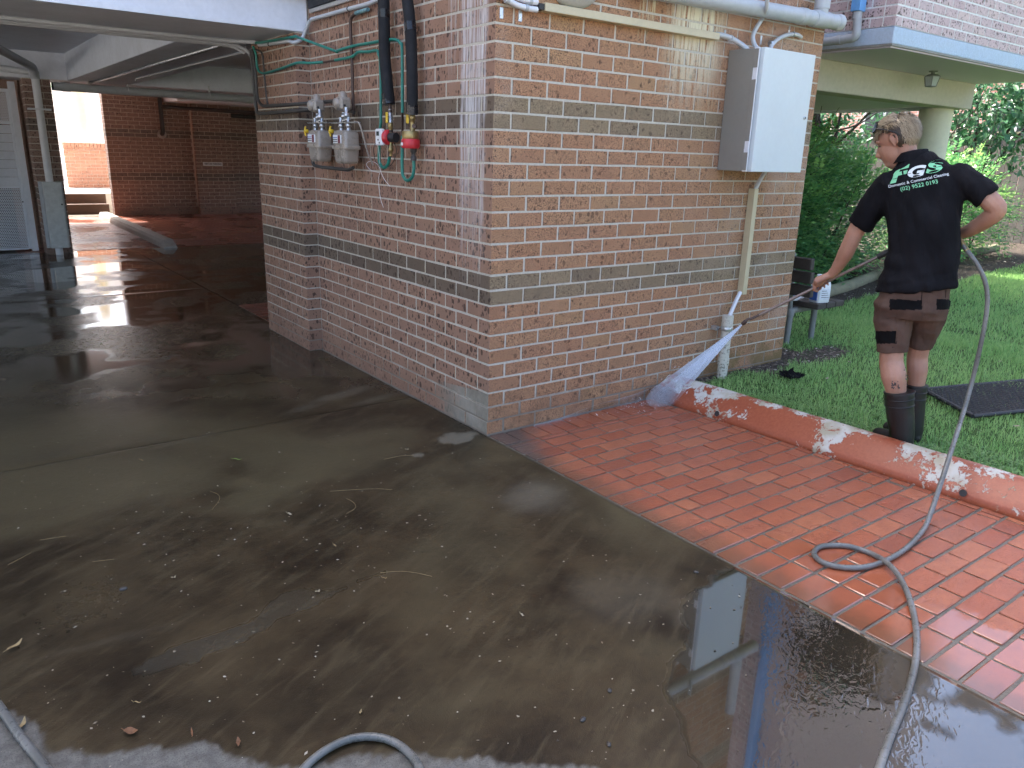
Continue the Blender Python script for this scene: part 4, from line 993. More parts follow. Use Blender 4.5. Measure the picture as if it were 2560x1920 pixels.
# ------------------------------------------------------------------ lawn and soil
def in_poly_soil(x, y):
    """share of bare soil: along the wall, in the garden bed behind the log edge and far right"""
    n = fbm(x*3.1, y*3.1, 5); n2 = fbm(x*9, y*9, 6)
    wall = sst(.18-(-y)+.35*(n-.5), 0, .12)*sst(3.3-x, 0, .2)*(y < .5)
    near = sst(1-np.hypot((x-3.25)/.75, (y+.05)/.28)+.9*(n-.5), .2, .7)*.8
    bedy = np.interp(x, [3, 5.1, 6.6, 9.5, 12.2, 30], [1.3, 1.05, 1.26, 1.38, 1.72, 3.]); bed = sst(y-bedy+.25*(n2-.5), -.05, .08)
    worn = .45*sst(n-.5, .12, .25)*sst(.4-np.abs(y+.2), 0, .4)
    return np.clip(np.maximum.reduce([wall, near, bed, worn]), 0, 1)
X = np.unique(np.round(np.concatenate([np.arange(1.605, 9, .09), np.arange(9, 40, .6)]), 3)); Y = np.unique(np.round(np.concatenate([np.arange(-14, -4, .6), np.arange(-4, 3, .09), np.arange(3, 20, .6)]), 3))
XX, YY = np.meshgrid(X, Y, indexing='ij')
def lawn_z(x, y): return .066+.02*(fbm(x*1.3, y*1.3, 8)-.5)+.015*sst(x, 2, 4)
V = np.stack([XX, YY, lawn_z(XX, YY)], -1).reshape(-1, 3); idx = np.arange(XX.size).reshape(XX.shape)
F = np.stack([idx[:-1, :-1], idx[1:, :-1], idx[1:, 1:], idx[:-1, 1:]], -1).reshape(-1, 4)
fc = V[F].mean(1); F = F[~(((fc[:, 0] < 8.5) & (fc[:, 1] > 4.4)) | ((fc[:, 0] < 2.7) & (fc[:, 1] > .2)))]
def lawn_mat():
    t = NT('lawn_soil'); so_ = t.attr('soil'); n = t.noise(scale=60., detail=3, rough=.7); l = t.noise(scale=3., detail=3)
    g_ = t.mix(t.mr(n, .35, .68), (.05, .10, .028), (.11, .20, .05)); g_ = t.mix(t.mr(l, .5, .7, 0, .4), g_, (.07, .06, .035))
    s_ = t.mix(t.mr(n, .35, .68), (.03, .024, .02), (.12, .095, .075))
    return t.bsdf(t.mix(so_, g_, s_), .85, t.bump(n, 1., .03), spec=.25)
lw = fast_mesh('lawn', V, F, lawn_mat(), None, dict(soil=in_poly_soil(V[:, 0], V[:, 1])), True); tag(lw, 'green lawn with bare soil along the brick wall', kind='structure')

def blades(n, xr, yr, hmin, hmax, wid, seed, keep=None):
    r = np.random.default_rng(seed); x = r.uniform(*xr, n); y = r.uniform(*yr, n)
    P = np.stack([x, y, lawn_z(x, y)], -1); u, v = pix(P); soil = in_poly_soil(x, y)
    ok = (u < 2640) & (v < 1960) & (soil < r.uniform(0, .75, n)) & ~((x < 2.9) & (y > -.01) & (y < 4)) & (x > 1.62)
    if keep is not None: ok &= keep(x, y, r)
    P = P[ok]; n = len(P); h = r.uniform(hmin, hmax, n)*(.6+.8*fbm(P[:, 0]*2.5, P[:, 1]*2.5, 14)); a = r.uniform(0, 2*np.pi, n); b = r.uniform(0, 2*np.pi, n); lean = h*r.uniform(.1, .8, n)
    w2 = wid*r.uniform(.7, 1.4, n)/2; d = np.stack([np.cos(a), np.sin(a), 0*a], -1)*w2[:, None]; tip = P+np.stack([np.cos(b)*lean, np.sin(b)*lean, h], -1); mid = P+np.stack([np.cos(b)*lean*.35, np.sin(b)*lean*.35, h*.6], -1)
    V = np.stack([P-d, P+d, mid+d*.7, tip, mid-d*.7], 1).reshape(-1, 3); k = np.arange(n)[:, None]*5
    F = np.concatenate([k+np.array([[0, 1, 2]]), k+np.array([[0, 2, 4]]), k+np.array([[4, 2, 3]])], 0)
    return V, F, np.repeat(np.clip(r.normal(.2, .3, n), 0, 1), 5)
def tint(V, A): return np.clip(A+.9*(fbm(V[:, 0]*1.1, V[:, 1]*1.1, 71)-.45)+.5*(fbm(V[:, 0]*5, V[:, 1]*5, 72)-.5), 0, 1)
parts_ = [blades(52000, (1.62, 5.2), (-3.3, .9), .022, .05, .0045, 1), blades(42000, (4.5, 10.5), (-2.6, 1.7), .03, .06, .008, 2), blades(9000, (9, 16), (-1.5, 2.4), .03, .06, .014, 3)]
def join(ps):
    Vs, Fs, As = [], [], []; b = 0
    for V, F, A in ps: Vs.append(V); Fs.append(F+b); As.append(A); b += len(V)
    return np.concatenate(Vs), np.concatenate(Fs), np.concatenate(As)
V, F, A_ = join(parts_); A_ = tint(V, A_); tag(fast_mesh('grass', V, F, m_grass, None, dict(young=A_)), 'short lawn grass behind the painted kerb', 'grass', kind='stuff')
# clover-like ground cover along the kerb
def cover(n, seed):
    r = np.random.default_rng(seed); x = 1.60+np.abs(r.normal(0, .38, n)); y = r.uniform(-3.4, -.05, n)
    P = np.stack([x, y, lawn_z(x, y)+r.uniform(.004, .03, n)], -1); u, v = pix(P); soil = in_poly_soil(x, y); ok = (u < 2620) & (soil < r.uniform(.1, .8, n)) & (fbm(x*4, y*4, 31) > .42); P = P[ok]; n = len(P)
    a = r.uniform(0, 2*np.pi, n); s = r.uniform(.005, .011, n)[:, None]; e1 = np.stack([np.cos(a), np.sin(a), r.uniform(-.3, .3, n)], -1)*s; e2 = np.stack([-np.sin(a), np.cos(a), r.uniform(-.3, .3, n)], -1)*s*.8
    V = np.stack([P-e1, P-e2*.8, P+e1, P+e2*.8], 1).reshape(-1, 3); k = np.arange(n)[:, None]*4; return V, k+np.array([[0, 1, 2, 3]]), np.repeat(np.clip(r.normal(.25, .3, n), 0, 1), 4)
V, F, A_ = cover(26000, 4); tag(fast_mesh('ground_cover', V, F, m_clover, None, dict(young=A_)), 'low clover ground cover along the back of the painted kerb', 'ground cover', kind='stuff')
# pebbles and mulch chips on the bare soil
def chips(n, seed):
    r = np.random.default_rng(seed); x = np.concatenate([r.uniform(1.65, 3.6, n//2), r.uniform(4.8, 13, n//2)]); y = np.concatenate([r.uniform(-.4, .3, n//2), r.uniform(.9, 3.4, n//2)]); ok = (in_poly_soil(x, y) > .4) & ~((x < 2.88) & (y > -.02)); x = x[ok]; y = y[ok]; n = len(x)
    P = np.stack([x, y, lawn_z(x, y)+.004], -1); a = r.uniform(0, 6.28, n); s = r.uniform(.006, .022, n)[:, None]*(1+.06*x[:, None]); e1 = np.stack([np.cos(a), np.sin(a), r.uniform(-.2, .2, n)], -1)*s; e2 = np.stack([-np.sin(a), np.cos(a), r.uniform(-.2, .2, n)], -1)*s*.4; up_ = np.array([0, 0, 1.])*s*.35
    V = np.stack([P-e1, P-e2, P+e1, P+e2, P+up_], 1).reshape(-1, 3); k = np.arange(n)[:, None]*5; F = np.concatenate([k+np.array([[i, (i+1) % 4, 4]]) for i in range(4)]); return V, F
V, F = chips(5200, 5); 
def chip_mat():
    t = NT('bark_chip'); rn = t.n('NewGeometry').outputs['Random Per Island']; return t.bsdf(t.ramp(rn, [(0, (.03, .022, .018)), (.6, (.10, .075, .055)), (.9, (.2, .16, .12)), (1, (.4, .37, .32))]), .85)
tag(fast_mesh('mulch', V, F, chip_mat()), 'bark chips and pebbles on the bare soil', 'mulch', kind='stuff')

# ------------------------------------------------------------------ foliage builders
def fronds(n, sampler, seed, L=(.26, .42), leaf=.082, pairs=5, young=.0, wide=.42):
    """pinnate fronds: a curved rib with pairs of leaflets"""
    r = np.random.default_rng(seed); P, D = sampler(r, n); n = len(P); D = D+np.stack([r.normal(0, .35, n), r.normal(0, .35, n), r.normal(.1, .3, n)], -1); D /= np.linalg.norm(D, axis=1)[:, None]
    side = np.cross(D, np.array([0, 0, 1.])); side /= np.linalg.norm(side, axis=1)[:, None]+1e-9; nrm = np.cross(side, D); ln = r.uniform(*L, n)
    yg = np.clip(r.normal(young, .22, n), 0, 1)*(P[:, 2] > -9)
    Vs, Y = [], []
    for k in range(pairs+1):
        t = (k+.6)/(pairs+1); c = P+D*(ln*t)[:, None]+np.array([0, 0, -1.])*(ln*.35*t*t)[:, None]
        for s in ((-1, 1) if k < pairs else (0,)):
            ax = (side*s*.9+D*.45 if s else D)+nrm*r.normal(0, .16, n)[:, None]; ax /= np.linalg.norm(ax, axis=1)[:, None]; ac = np.cross(nrm+r.normal(0, .25, (n, 3)), ax); ac /= np.linalg.norm(ac, axis=1)[:, None]
            l = (leaf*r.uniform(.75, 1.2, n)*(1-.35*abs(t-.5)))[:, None]; b0 = c+ax*l*.08
            Vs.append(np.stack([b0, b0+ax*l*.45+ac*l*wide*.5, b0+ax*l, b0+ax*l*.45-ac*l*wide*.5], 1)); Y.append(np.repeat(yg[:, None], 4, 1))
    V = np.concatenate(Vs).reshape(-1, 3); m = len(V)//4; return V, np.arange(m*4).reshape(-1, 4), np.concatenate(Y).ravel()
def leaves(n, sampler, seed, leaf=.09, wide=.5, young=.1):
    r = np.random.default_rng(seed); P, D = sampler(r, n); n = len(P); ax = D*.5+r.normal(0, .6, (n, 3))+np.array([0, 0, -.25]); ax /= np.linalg.norm(ax, axis=1)[:, None]
    ac = np.cross(ax, r.normal(0, .5, (n, 3))+np.array([0, 0, 1.])); ac /= np.linalg.norm(ac, axis=1)[:, None]+1e-9; l = (leaf*r.uniform(.7, 1.25, n))[:, None]; nr = np.cross(ac, ax)*l*.08
    V = np.stack([P, P+ax*l*.3+ac*l*wide*.45+nr, P+ax*l*.68+ac*l*wide*.4+nr, P+ax*l, P+ax*l*.68-ac*l*wide*.4+nr, P+ax*l*.3-ac*l*wide*.45+nr], 1).reshape(-1, 3); k = np.arange(n)[:, None]*6
    return V, np.concatenate([k+np.array([[0, 1, 2, 3]]), k+np.array([[0, 3, 4, 5]])]), np.repeat(np.clip(r.normal(young, .25, n), 0, 1), 6)
def blobs(cs, shell=.55):
    """points spread through the outer part of several lumpy ellipsoids, with outward directions"""
    cs = np.array(cs, float); wts = cs[:, 3]*cs[:, 4]*cs[:, 5]; wts = wts/wts.sum()
    def f(r, n):
        k = r.choice(len(cs), n, p=wts); d = r.normal(0, 1, (n, 3)); d /= np.linalg.norm(d, axis=1)[:, None]; rad = r.uniform(shell, 1.0, n)**.7*(.78+.45*vnoise(d[:, 0]*3+k, d[:, 1]*3+d[:, 2]*2.3, 77)); P = cs[k, :3]+d*cs[k, 3:6]*rad[:, None]
        return P, d
    return f
def branchy(mb, p0, p1, r0, r1, depth, rr, spread=.5):
    p0 = np.array(p0, float); p1 = np.array(p1, float); mid = (p0+p1)/2+rr.normal(0, .06, 3)*np.linalg.norm(p1-p0)
    mb.tube(spline([p0, mid, p1], 4), list(np.linspace(r0, r1, 9)), 6)
    if depth:
        for k in range(3):
            t = rr.uniform(.45, 1.); q = p0+(p1-p0)*t; d = (p1-p0)*rr.uniform(.4, .7)+rr.normal(0, spread, 3)*np.linalg.norm(p1-p0)*.6; branchy(mb, q, q+d, r1*.9, r1*.35, depth-1, rr, spread)

def shrub(lab, cs, n, seed, young, base, fr=dict(), cat='shrub'):
    t = thing('shrub', lab, cat, base); t.location = (0, 0, 0)
    V, F, A = fronds(n, blobs(cs, .35), seed, **fr); V2, F2, A2 = fronds(n//3, blobs(cs, .88), seed+1, young=young, **fr); V, F, A = join([(V, F, A), (V2, F2, A2)])
    keep = V.reshape(-1, 4, 3)[:, :, 2].min(1) > .07
    V = V.reshape(-1, 4, 3)[keep].reshape(-1, 3); A = A.reshape(-1, 4)[keep].ravel(); F = np.arange(len(V)).reshape(-1, 4)
    tag(fast_mesh('foliage', V, F, m_fern, t, dict(young=A)), kind='stuff')
    mb = MB(); rr = np.random.default_rng(seed)
    for c in cs:
        for k in range(3): branchy(mb, (c[0]+rr.normal(0, .12), c[1]+rr.normal(0, .12), .05), (c[0]+rr.normal(0, .3), c[1]+rr.normal(0, .3), c[2]+rr.normal(.2, .2)), .018, .007, 1, rr)
    mb.build('stems', m_bark, t); return t
shrub('large feathery green shrub right of the brick wall end', [(5.9, 2.5, .85, .75, .7, .85), (6.5, 2.8, 1.25, .8, .7, .85), (5.6, 2.7, 1.3, .6, .6, .7), (6.9, 2.6, .65, .8, .7, .65), (6.1, 2.3, .4, .8, .5, .4)], 1750, 21, .5, (6.2, 2.6, 0))
shrub('feathery green shrub behind the person and above the log edge', [(7.7, 2.8, .75, .85, .75, .8), (8.3, 3.0, 1.0, .8, .7, .75), (7.4, 3.2, 1.35, .7, .7, .7)], 1350, 23, .5, (7.9, 2.9, 0))
shrub('bright feathery shrub right of the person under the camellia', [(10.4, 2.75, .8, .9, .8, .7), (11.6, 2.9, .9, .9, .8, .75), (10.9, 2.9, 1.3, .7, .7, .55), (12.6, 3.0, .7, .8, .7, .6)], 1100, 25, .85, (11, 2.9, 0), dict(L=(.28, .45), leaf=.09))
def tree(lab, cs, n, seed, trunk, leaf=.11, mat=None, young=.1):
    t = thing('tree', lab, 'tree', (0, 0, 0)); V, F, A = leaves(n, blobs(cs, .25), seed, leaf, .5, young)
    tag(fast_mesh('crown', V, F, mat or m_cam, t, dict(young=A)), kind='stuff'); mb = MB(); rr = np.random.default_rng(seed)
    for (a, b, r0, r1) in trunk: branchy(mb, a, b, r0, r1, 2, rr, .45)
    mb.build('trunk', m_bark, t); return t
tree('dark glossy camellia tree at the right edge behind the shrubs', [(12.6, 3.0, 2.7, .9, .9, .9), (13.6, 2.9, 2.3, .9, .8, .9), (12.3, 3.6, 1.9, .8, .8, .7), (13.8, 3.5, 3.2, 1.0, 1.0, .8)], 2600, 31, [((12.6, 3.3, .05), (12.7, 3.1, 2.2), .06, .03), ((12.9, 3.4, .05), (13.6, 3.0, 2.3), .06, .03), ((12.3, 3.5, .05), (12.1, 3.4, 1.8), .04, .02)], .14)
tree('dark slender tree behind the large shrub', [(9.6, 4.6, 2.6, .9, .9, .7), (8.9, 4.8, 2.2, .7, .7, .5)], 700, 33, [((9.2, 4.0, .05), (9.1, 3.95, 1.9), .09, .06), ((9.1, 3.95, 1.8), (9.7, 4.5, 2.8), .05, .02), ((9.1, 3.95, 1.8), (8.6, 4.6, 2.7), .05, .02)], .12)
tree('dark leafy tree between the cream column and the fence', [(11.2, 4.6, 2.4, .9, .9, .8), (10.4, 5.2, 1.8, .8, .8, .7)], 900, 35, [((10.8, 4.7, .05), (10.9, 4.7, 2.0), .07, .04)], .12)
o = thing('yard_tree', 'pale sunlit tree hanging over the block wall beyond the yard', 'tree'); V, F, A = leaves(900, blobs([(-.2, 23.6, 3.6, 1.0, .8, .7), (.5, 23.8, 3.2, .6, .6, .5)], .2), 41, .10, .4, .5)
tag(fast_mesh('crown', V, F, m_fern, o, dict(young=A)), kind='stuff'); MB().tube([(-.2, 23.6, .4), (-.2, 23.6, 3.4)], [.08, .04], 8).build('trunk', m_bark, o)
# palm-like fern at the yard opening
o = thing('yard_plant', 'green strap leaf plant on the retaining wall beside the cream column', 'plant'); mb = MB()
rr = np.random.default_rng(5)
for k in range(26):
    a = rr.uniform(0, 6.28); z = rr.uniform(1.9, 2.3)-.02*k; p = np.array([1.95, 20.6, 1.55]); q = p+np.array([math.cos(a)*.18, math.sin(a)*.18, .35+.5*rr.uniform()]); e = q+np.array([math.cos(a)*.2, math.sin(a)*.2, -.25])
    mb.tube(spline([p, q, e], 4), [.004, .012, .02, .025, .025, .022, .018, .01, .002], 4, flat=.15)
tag(mb.build('leaf_blades', m_fern, o), kind='stuff')

# ------------------------------------------------------------------ log edge, fence, house behind
lg = thing('log_edging', 'pale timber log edging along the garden bed', 'edging')
for (a, b) in (((5.2, 1.36), (6.9, 1.74)), ((6.92, 1.76), (8.9, 2.25)), ((8.92, 2.28), (11.5, 2.62)), ((11.52, 2.64), (14, 2.95))):
    MB().tube([(a[0], a[1], .12), ((a[0]+b[0])/2, (a[1]+b[1])/2+.01, .125), (b[0], b[1], .12)], .075, 12).build('log', m_log, lg)
fn = thing('paling_fence', 'dark weathered timber paling fence behind the trees', 'fence')
me = MB().box(-.012, .012, -.07, .07, 0, 2.25, .003).mesh('paling', [m_fence])
for k in range(95):
    o = link(bpy.data.objects.new('paling', me), fn); o.location = (16.0+random.uniform(-.006, .006), -4.0+k*.15, random.uniform(-.03, .02)+.02); o.rotation_euler = (random.uniform(-.006, .006), 0, 0)
MB().box(16.013, 16.06, -4.1, 10.3, .5, .6).build('rail', m_fence, fn); MB().box(16.013, 16.06, -4.1, 10.3, 1.7, 1.8).build('rail', m_fence, fn); MB().box(15.96, 16.06, -4.1, 10.3, 2.28, 2.33, .005).build('capping', m_log, fn)
hs = thing('neighbour_house', 'pink brick house with white window frames beyond the fence', 'house')
t_ = NT('far_pink_brick'); bt = t_.n('TexBrick', {'Vector': t_.n('CombineXYZ', {0: t_.xyz()[1], 1: t_.xyz()[2], 2: 0.}).outputs[0], 'Color1': (.45, .21, .16, 1), 'Color2': (.52, .27, .21, 1), 'Mortar': (.62, .55, .5, 1), 'Scale': 1., 'Mortar Size': .012, 'Brick Width': .24, 'Row Height': .086}); bt.offset = .5
MB().box(22, 30, -14, 14, 0, 6.5).build('wall', t_.bsdf(bt.outputs[0], .85), hs)
for y in (-9., -3.5, 1.2, 3.4, 6.2, 10.): 
    wv = MB().box(21.93, 21.997, y-.7, y+.7, 1.9, 3.3, .01).build('window', m_white, hs); MB().box(21.92, 21.93, y-.6, y-.05, 2.0, 3.2).box(21.92, 21.93, y+.05, y+.6, 2.0, 3.2).build('pane', plain('dark_pane', (.05, .06, .07), .08), wv)

# ------------------------------------------------------------------ balcony building on the right
bb = thing('balcony_building', 'overhanging pink brown brick storey with blue grey textured band above the lawn', 'building')
X0, Y0, ZS = 4.53, .41, 2.588
MB().box(X0+.0025, 8.2, Y0+.0025, 9, 2.76, 8.6).build('wall', m_morD, bb)
MB().box(X0-.004, 8.26, Y0-.004, 9, ZS+.03, 2.755, .006).build('textured_band', m_band, bb)
MB().box(X0-.004, 8.26, Y0-.004, 9, ZS+.012, ZS+.029).build('drip_edge', plain('drip_edge', (.27, .26, .23), .85, bump=.5), bb)
MB().box(X0+.02, 8.23, Y0+.02, 9, ZS, ZS+.012).build('soffit', m_soffit, bb)
MB().box(X0+.05, 8.205, 1.29, 1.55, 2.29, ZS-.001, .008).build('beam', m_creamr, bb)
MB().box(X0+.05, 8.2, 1.552, 9, 2.325, ZS-.002).build('patio_ceiling', m_soffit, bb)
sp = []
for i in range(67):
    z = 2.80+i*CZ
    for a, b in seq(X0, 8.2, .23 if i % 2 else .11, .23, .012): sp.append(((a+b)/2, Y0+.055, z, b-a, .11, .073, (m_brD,)))
    for a, b in seq(Y0+.12, 6, .23 if i % 2 else .11, .23, .012): sp.append((X0+.055, (a+b)/2, z, .11, b-a, .073, (m_brD,)))
lay(bb, sp, 300)
cl = thing('cream_column', 'round cream column under the balcony beam behind the person', 'column', (8.36-.3, 1.75, 0)); cl.location = (8.0, 1.62, 0)
MB().lathe([(.20, .05), (.195, 2.29)], (0, 0, 0), (0, 0, 1), 28).build('shaft', m_creamc, cl)
o = thing('downpipe', 'slim cream downpipe beside the round column under the balcony', 'pipe'); MB().tube(bend([(8.22, 1.7, 2.28), (8.20, 1.66, 2.1), (8.21, 1.62, .05)], .05), .03, 10).build('pipe', m_creamc, o); MB().tube([(8.30, 1.75, 2.28), (8.27, 1.72, 2.05), (8.25, 1.72, .05)], .018, 8).build('cable_pipe', m_conduit, o)
o = tag(MB().tube([(8.0, 1.66, 2.295), (7.98, 6.5, 2.30)], .022, 8).build('ceiling_pipe', m_pvcw), 'white pipe under the far edge of the patio ceiling', 'pipe')
o = thing('downpipe', 'blue grey plastic downpipe with square offset on the balcony brickwork', 'pipe')
bq = lambda u, v, x: gx(2040+u/4.254, v/4.254, x)
a = bq(440, 150, X0-.06); c = bq(430, 400, X0-.06); d = bq(90, 440, X0-.06)
MB().tube(bend([(X0-.06, a[1], a[2]+.02), (X0-.06, c[1], c[2]), (X0-.06, d[1]+.8, c[2]-.03)], .05), .038, 16).build('pipe', m_pvcg, o)
MB().box(X0-.11, X0-.012, a[1]-.045, a[1]+.045, a[2]+.02, 8.4, .005).build('square_pipe', plain('blue_downpipe', (.16, .40, .78), .4), o)
MB().lathe([(.043, 0), (.043, .05)], (X0-.06, a[1], a[2]-.04), (0, 0, 1), 16).build('collar', m_pvcg, o)
MB().lathe([(.043, 0), (.043, .05)], (X0-.06, c[1]+.14, c[2]-.005), (0, 1, 0), 16).build('collar', m_pvcg, o)
ln = thing('lantern', 'small hexagonal lantern hanging from the balcony soffit', 'lantern', (6.54, 1.014, ZS))
MB().lathe([(.05, -.0), (.05, -.008), (.022, -.012), (.022, -.03), (.05, -.035), (.088, -.055), (.088, -.06)], (0, 0, 0), (0, 0, 1), 6, smooth=False).build('cap', m_lead, ln)
MB().lathe([(.084, -.06), (.058, -.152)], (0, 0, 0), (0, 0, 1), 6, smooth=False).build('glass', m_glass, ln)
for k in range(6):
    a = k*math.pi/3; f_ = lambda r_, z: None
    mb = MB(); n1 = np.array([0, -1., 0]); n2 = np.array([1., 0, 0])
ax = np.array([0, 0, 1.]); aa = np.array([1., 0, 0]); n1 = np.cross(ax, aa); n2 = np.cross(ax, n1)
for k in range(6):
    an = k*math.pi/3; d_ = n1*math.cos(an)+n2*math.sin(an)
    MB().tube([d_*.086+ax*-.058, d_*.060+ax*-.154], .0045, 5).build('glazing_bar', m_lead, ln)
MB().lathe([(.062, -.152), (.062, -.16), (.02, -.165)], (0, 0, 0), (0, 0, 1), 6, smooth=False).build('base', m_lead, ln)
MB().lathe([(.02, -.06), (.022, -.12), (.012, -.14)], (0, 0, 0), (0, 0, 1), 10).build('bulb', m_white, ln)
# ------------------------------------------------------------------ person with the pressure washer
import bmesh
from mathutils.bvhtree import BVHTree
B0 = np.array([1.80, -1.50, 0.]); EH = (B0-CAM)*np.array([1, 1, 0]); DH = np.linalg.norm(EH); EH /= DH; ER = np.array([EH[1], -EH[0], 0.])
def L(u, d, z): return B0+ER*u+EH*d+np.array([0, 0, z])
def pp(px, py, dd=0.):
    q = ray(px, py); return CAM+q*((DH+dd)/(q@EH))
def ring(u, d, z, a, b, n=24, k=2.4, tu=0., td=0.):
    out = []
    for i in range(n):
        t = 2*math.pi*i/n; c, s = math.cos(t), math.sin(t)
        x = a*math.copysign(abs(c)**(2/k), c); y = b*math.copysign(abs(s)**(2/k), s)
        out.append(L(u+x, d+y, z+x*tu+y*td))
    return out
def limb(mb, pts, rs, n=14):
    pts = [L(*p) for p in pts]; P = spline(pts, 5); R_ = np.interp(np.linspace(0, len(rs)-1, len(P)), range(len(rs)), rs); mb.tube(P, list(R_), n)
    mb.ell(P[0], (R_[0],)*3, 12, 8); mb.ell(P[-1], (R_[-1],)*3, 12, 8)
def remeshed(mb, voxel, smooth=4, name='m'):
    me = mb.mesh(name, [m_black]); o = bpy.data.objects.new(name, me); COL.objects.link(o)
    md = o.modifiers.new('r', 'REMESH'); md.mode = 'VOXEL'; md.voxel_size = voxel; md.use_smooth_shade = True
    if smooth: s = o.modifiers.new('s', 'SMOOTH'); s.factor = .5; s.iterations = smooth
    bpy.context.view_layer.update(); out = bpy.data.meshes.new_from_object(o.evaluated_get(bpy.context.evaluated_depsgraph_get())); bpy.data.objects.remove(o); out.name = name
    out.polygons.foreach_set('use_smooth', np.ones(len(out.polygons), dtype=bool)); out.materials.clear(); return out
def cloth(name, col, var=.25, rough=.9, sc_=7., sheen=.0):
    t = NT(name); a = t.noise(scale=sc_, detail=3); b = t.noise(scale=900., detail=1); f = t.noise(t.vec(t.pos, (9., 9., 2.2)), 1.6, 3, .6, .6)
    c = t.mix(t.mr(a, .3, .7), tuple(x*(1-var) for x in col), tuple(x*(1+var) for x in col))
    return t.bsdf(c, rough, t.bump(t.ma('ADD', t.ma('MULTIPLY', f, 1.), t.ma('MULTIPLY', b, .06)), .7, .02), spec=.12, sheen=sheen)
m_shirt = cloth('black_polo', (.0085, .0085, .0105)); m_short = cloth('brown_canvas', (.105, .067, .052), .2); m_panel = cloth('black_panel', (.006, .006, .0065), .2)
def skin_mat():
    t = NT('skin'); a = t.noise(scale=9., detail=4); b = t.noise(scale=120., detail=2); x, y, z = t.xyz()
    c = t.mix(t.mr(a, .3, .7), (.36, .185, .125), (.45, .25, .175)); c = t.mix(t.mr(b, .55, .75, 0, .3), c, (.29, .125, .085))
    return t.bsdf(c, .5, t.bump(b, .08, .003), sss=.08, spec=.4)
m_skin = skin_mat()
m_boot = plain('rubber_boot', (.009, .0085, .0085), .42, var=.35, scale=12., bump=.1)
m_bootl = plain('boot_sole', (.03, .03, .03), .7)
m_hairb = None
def hair_mat(name, c0, c1):
    t = NT(name); rn = t.n('NewGeometry').outputs['Random Per Island']; return t.bsdf(t.ramp(rn, [(0, c0), (1, c1)]), .42, None, spec=.5)
m_blond = hair_mat('blond_hair', (.17, .115, .06), (.46, .365, .235)); m_brownh = hair_mat('brown_hair', (.028, .017, .010), (.075, .048, .028))

per = thing('person', 'person in black polo shirt, brown shorts and black boots holding a spray lance', 'person', tuple(L(0, 0, .07))); PB = Vector(per.location)
def into(o):
    """keeps world placement while the mesh is a child of the person's empty"""
    o.parent = per; o.matrix_parent_inverse = Matrix.Translation(-PB); return o
# head frame
pt, yw = R(28), R(14)
Hf = np.array([-math.cos(pt)*math.cos(yw), math.cos(pt)*math.sin(yw), -math.sin(pt)]); Ht = np.array([-math.sin(pt)*math.cos(yw), math.sin(pt)*math.sin(yw), math.cos(pt)]); Hs = np.cross(Hf, Ht)
HC = np.array([-.245, .03, 1.725])
def H(f, s, t): q = HC+Hf*f+Hs*s+Ht*t; return L(*q)
def w3(v): return ER*v[0]+EH*v[1]+np.array([0, 0, 1.])*v[2]
HM = Matrix([list(w3(Hf)), list(w3(Hs)), list(w3(Ht))]).transposed()
SGN = -1 if w3(Hs)@EH > 0 else 1          # side of the head that faces the camera
bm_ = MB()
bm_.ell(H(-.012, 0, .028), (.098, .074, .088), 24, 16, M=HM); bm_.ell(H(.030, 0, -.045), (.064, .056, .078), 20, 14, M=HM)
bm_.ell(H(.050, 0, -.028), (.048, .05, .052), 16, 12, M=HM); bm_.ell(H(.066, 0, -.098), (.027, .03, .022), 14, 10, M=HM)
bm_.ell(H(.074, 0, .030), (.022, .052, .020), 14, 10, M=HM); bm_.ell(H(.060, 0, -.058), (.036, .032, .03), 14, 10, M=HM)
bm_.tube([H(.082, 0, .018), H(.098, 0, -.012), H(.115, 0, -.034), H(.102, 0, -.043), H(.085, 0, -.046)], [.009, .0105, .0125, .013, .011], 10)
for s in (-1, 1): bm_.ell(H(.102, s*.011, -.039), (.011, .009, .008), 10, 8, M=HM)
bm_.ell(H(.090, 0, -.066), (.010, .022, .0065), 12, 8, M=HM); bm_.ell(H(.088, 0, -.079), (.010, .020, .0065), 12, 8, M=HM)
bm_.tube([H(.0, 0, -.10), H(.045, 0, -.115), H(.07, 0, -.105)], [.045, .03, .022], 12)
# ears
for s in (-1, 1):
    Q = []
    for k in range(13):
        a = R(-70+k*26); Q.append(H(-.010-.019*math.cos(a)*.9, s*(.076+.008*math.cos(a*.5)), -.002+.031*math.sin(a)))
    bm_.tube(Q, [.005]*13, 8); bm_.ell(H(-.004, s*.073, -.006), (.016, .007, .024), 12, 8, M=HM); bm_.ell(H(-.002, s*.074, -.032), (.009, .006, .009), 8, 6, M=HM)
# neck, trunk core
bm_.tube([H(-.035, 0, -.03), L(-.19, .02, 1.655), L(-.155, .01, 1.60), L(-.14, 0, 1.55)], [.055, .054, .060, .075], 16)
bm_.loft([ring(-.13, 0, 1.56, .06, .05), ring(-.085, -.01, 1.47, .13, .06), ring(-.06, -.02, 1.30, .12, .06), ring(-.02, -.035, 1.12, .11, .06), ring(-.03, -.05, .92, .12, .07), ring(-.03, -.05, .84, .10, .06)])
# arms
limb(bm_, [(-.245, .0, 1.485), (-.31, .025, 1.37), (-.365, .05, 1.27), (-.398, .06, 1.165), (-.415, .08, 1.11), (-.455, .13, 1.015), (-.478, .155, .978)], [.052, .048, .047, .044, .044, .031, .028])
limb(bm_, [(.085, -.0, 1.545), (.165, -.02, 1.49), (.235, -.035, 1.435), (.268, -.035, 1.395), (.235, .0, 1.345), (.175, .07, 1.285), (.13, .12, 1.255)], [.052, .050, .049, .045, .044, .036, .029])
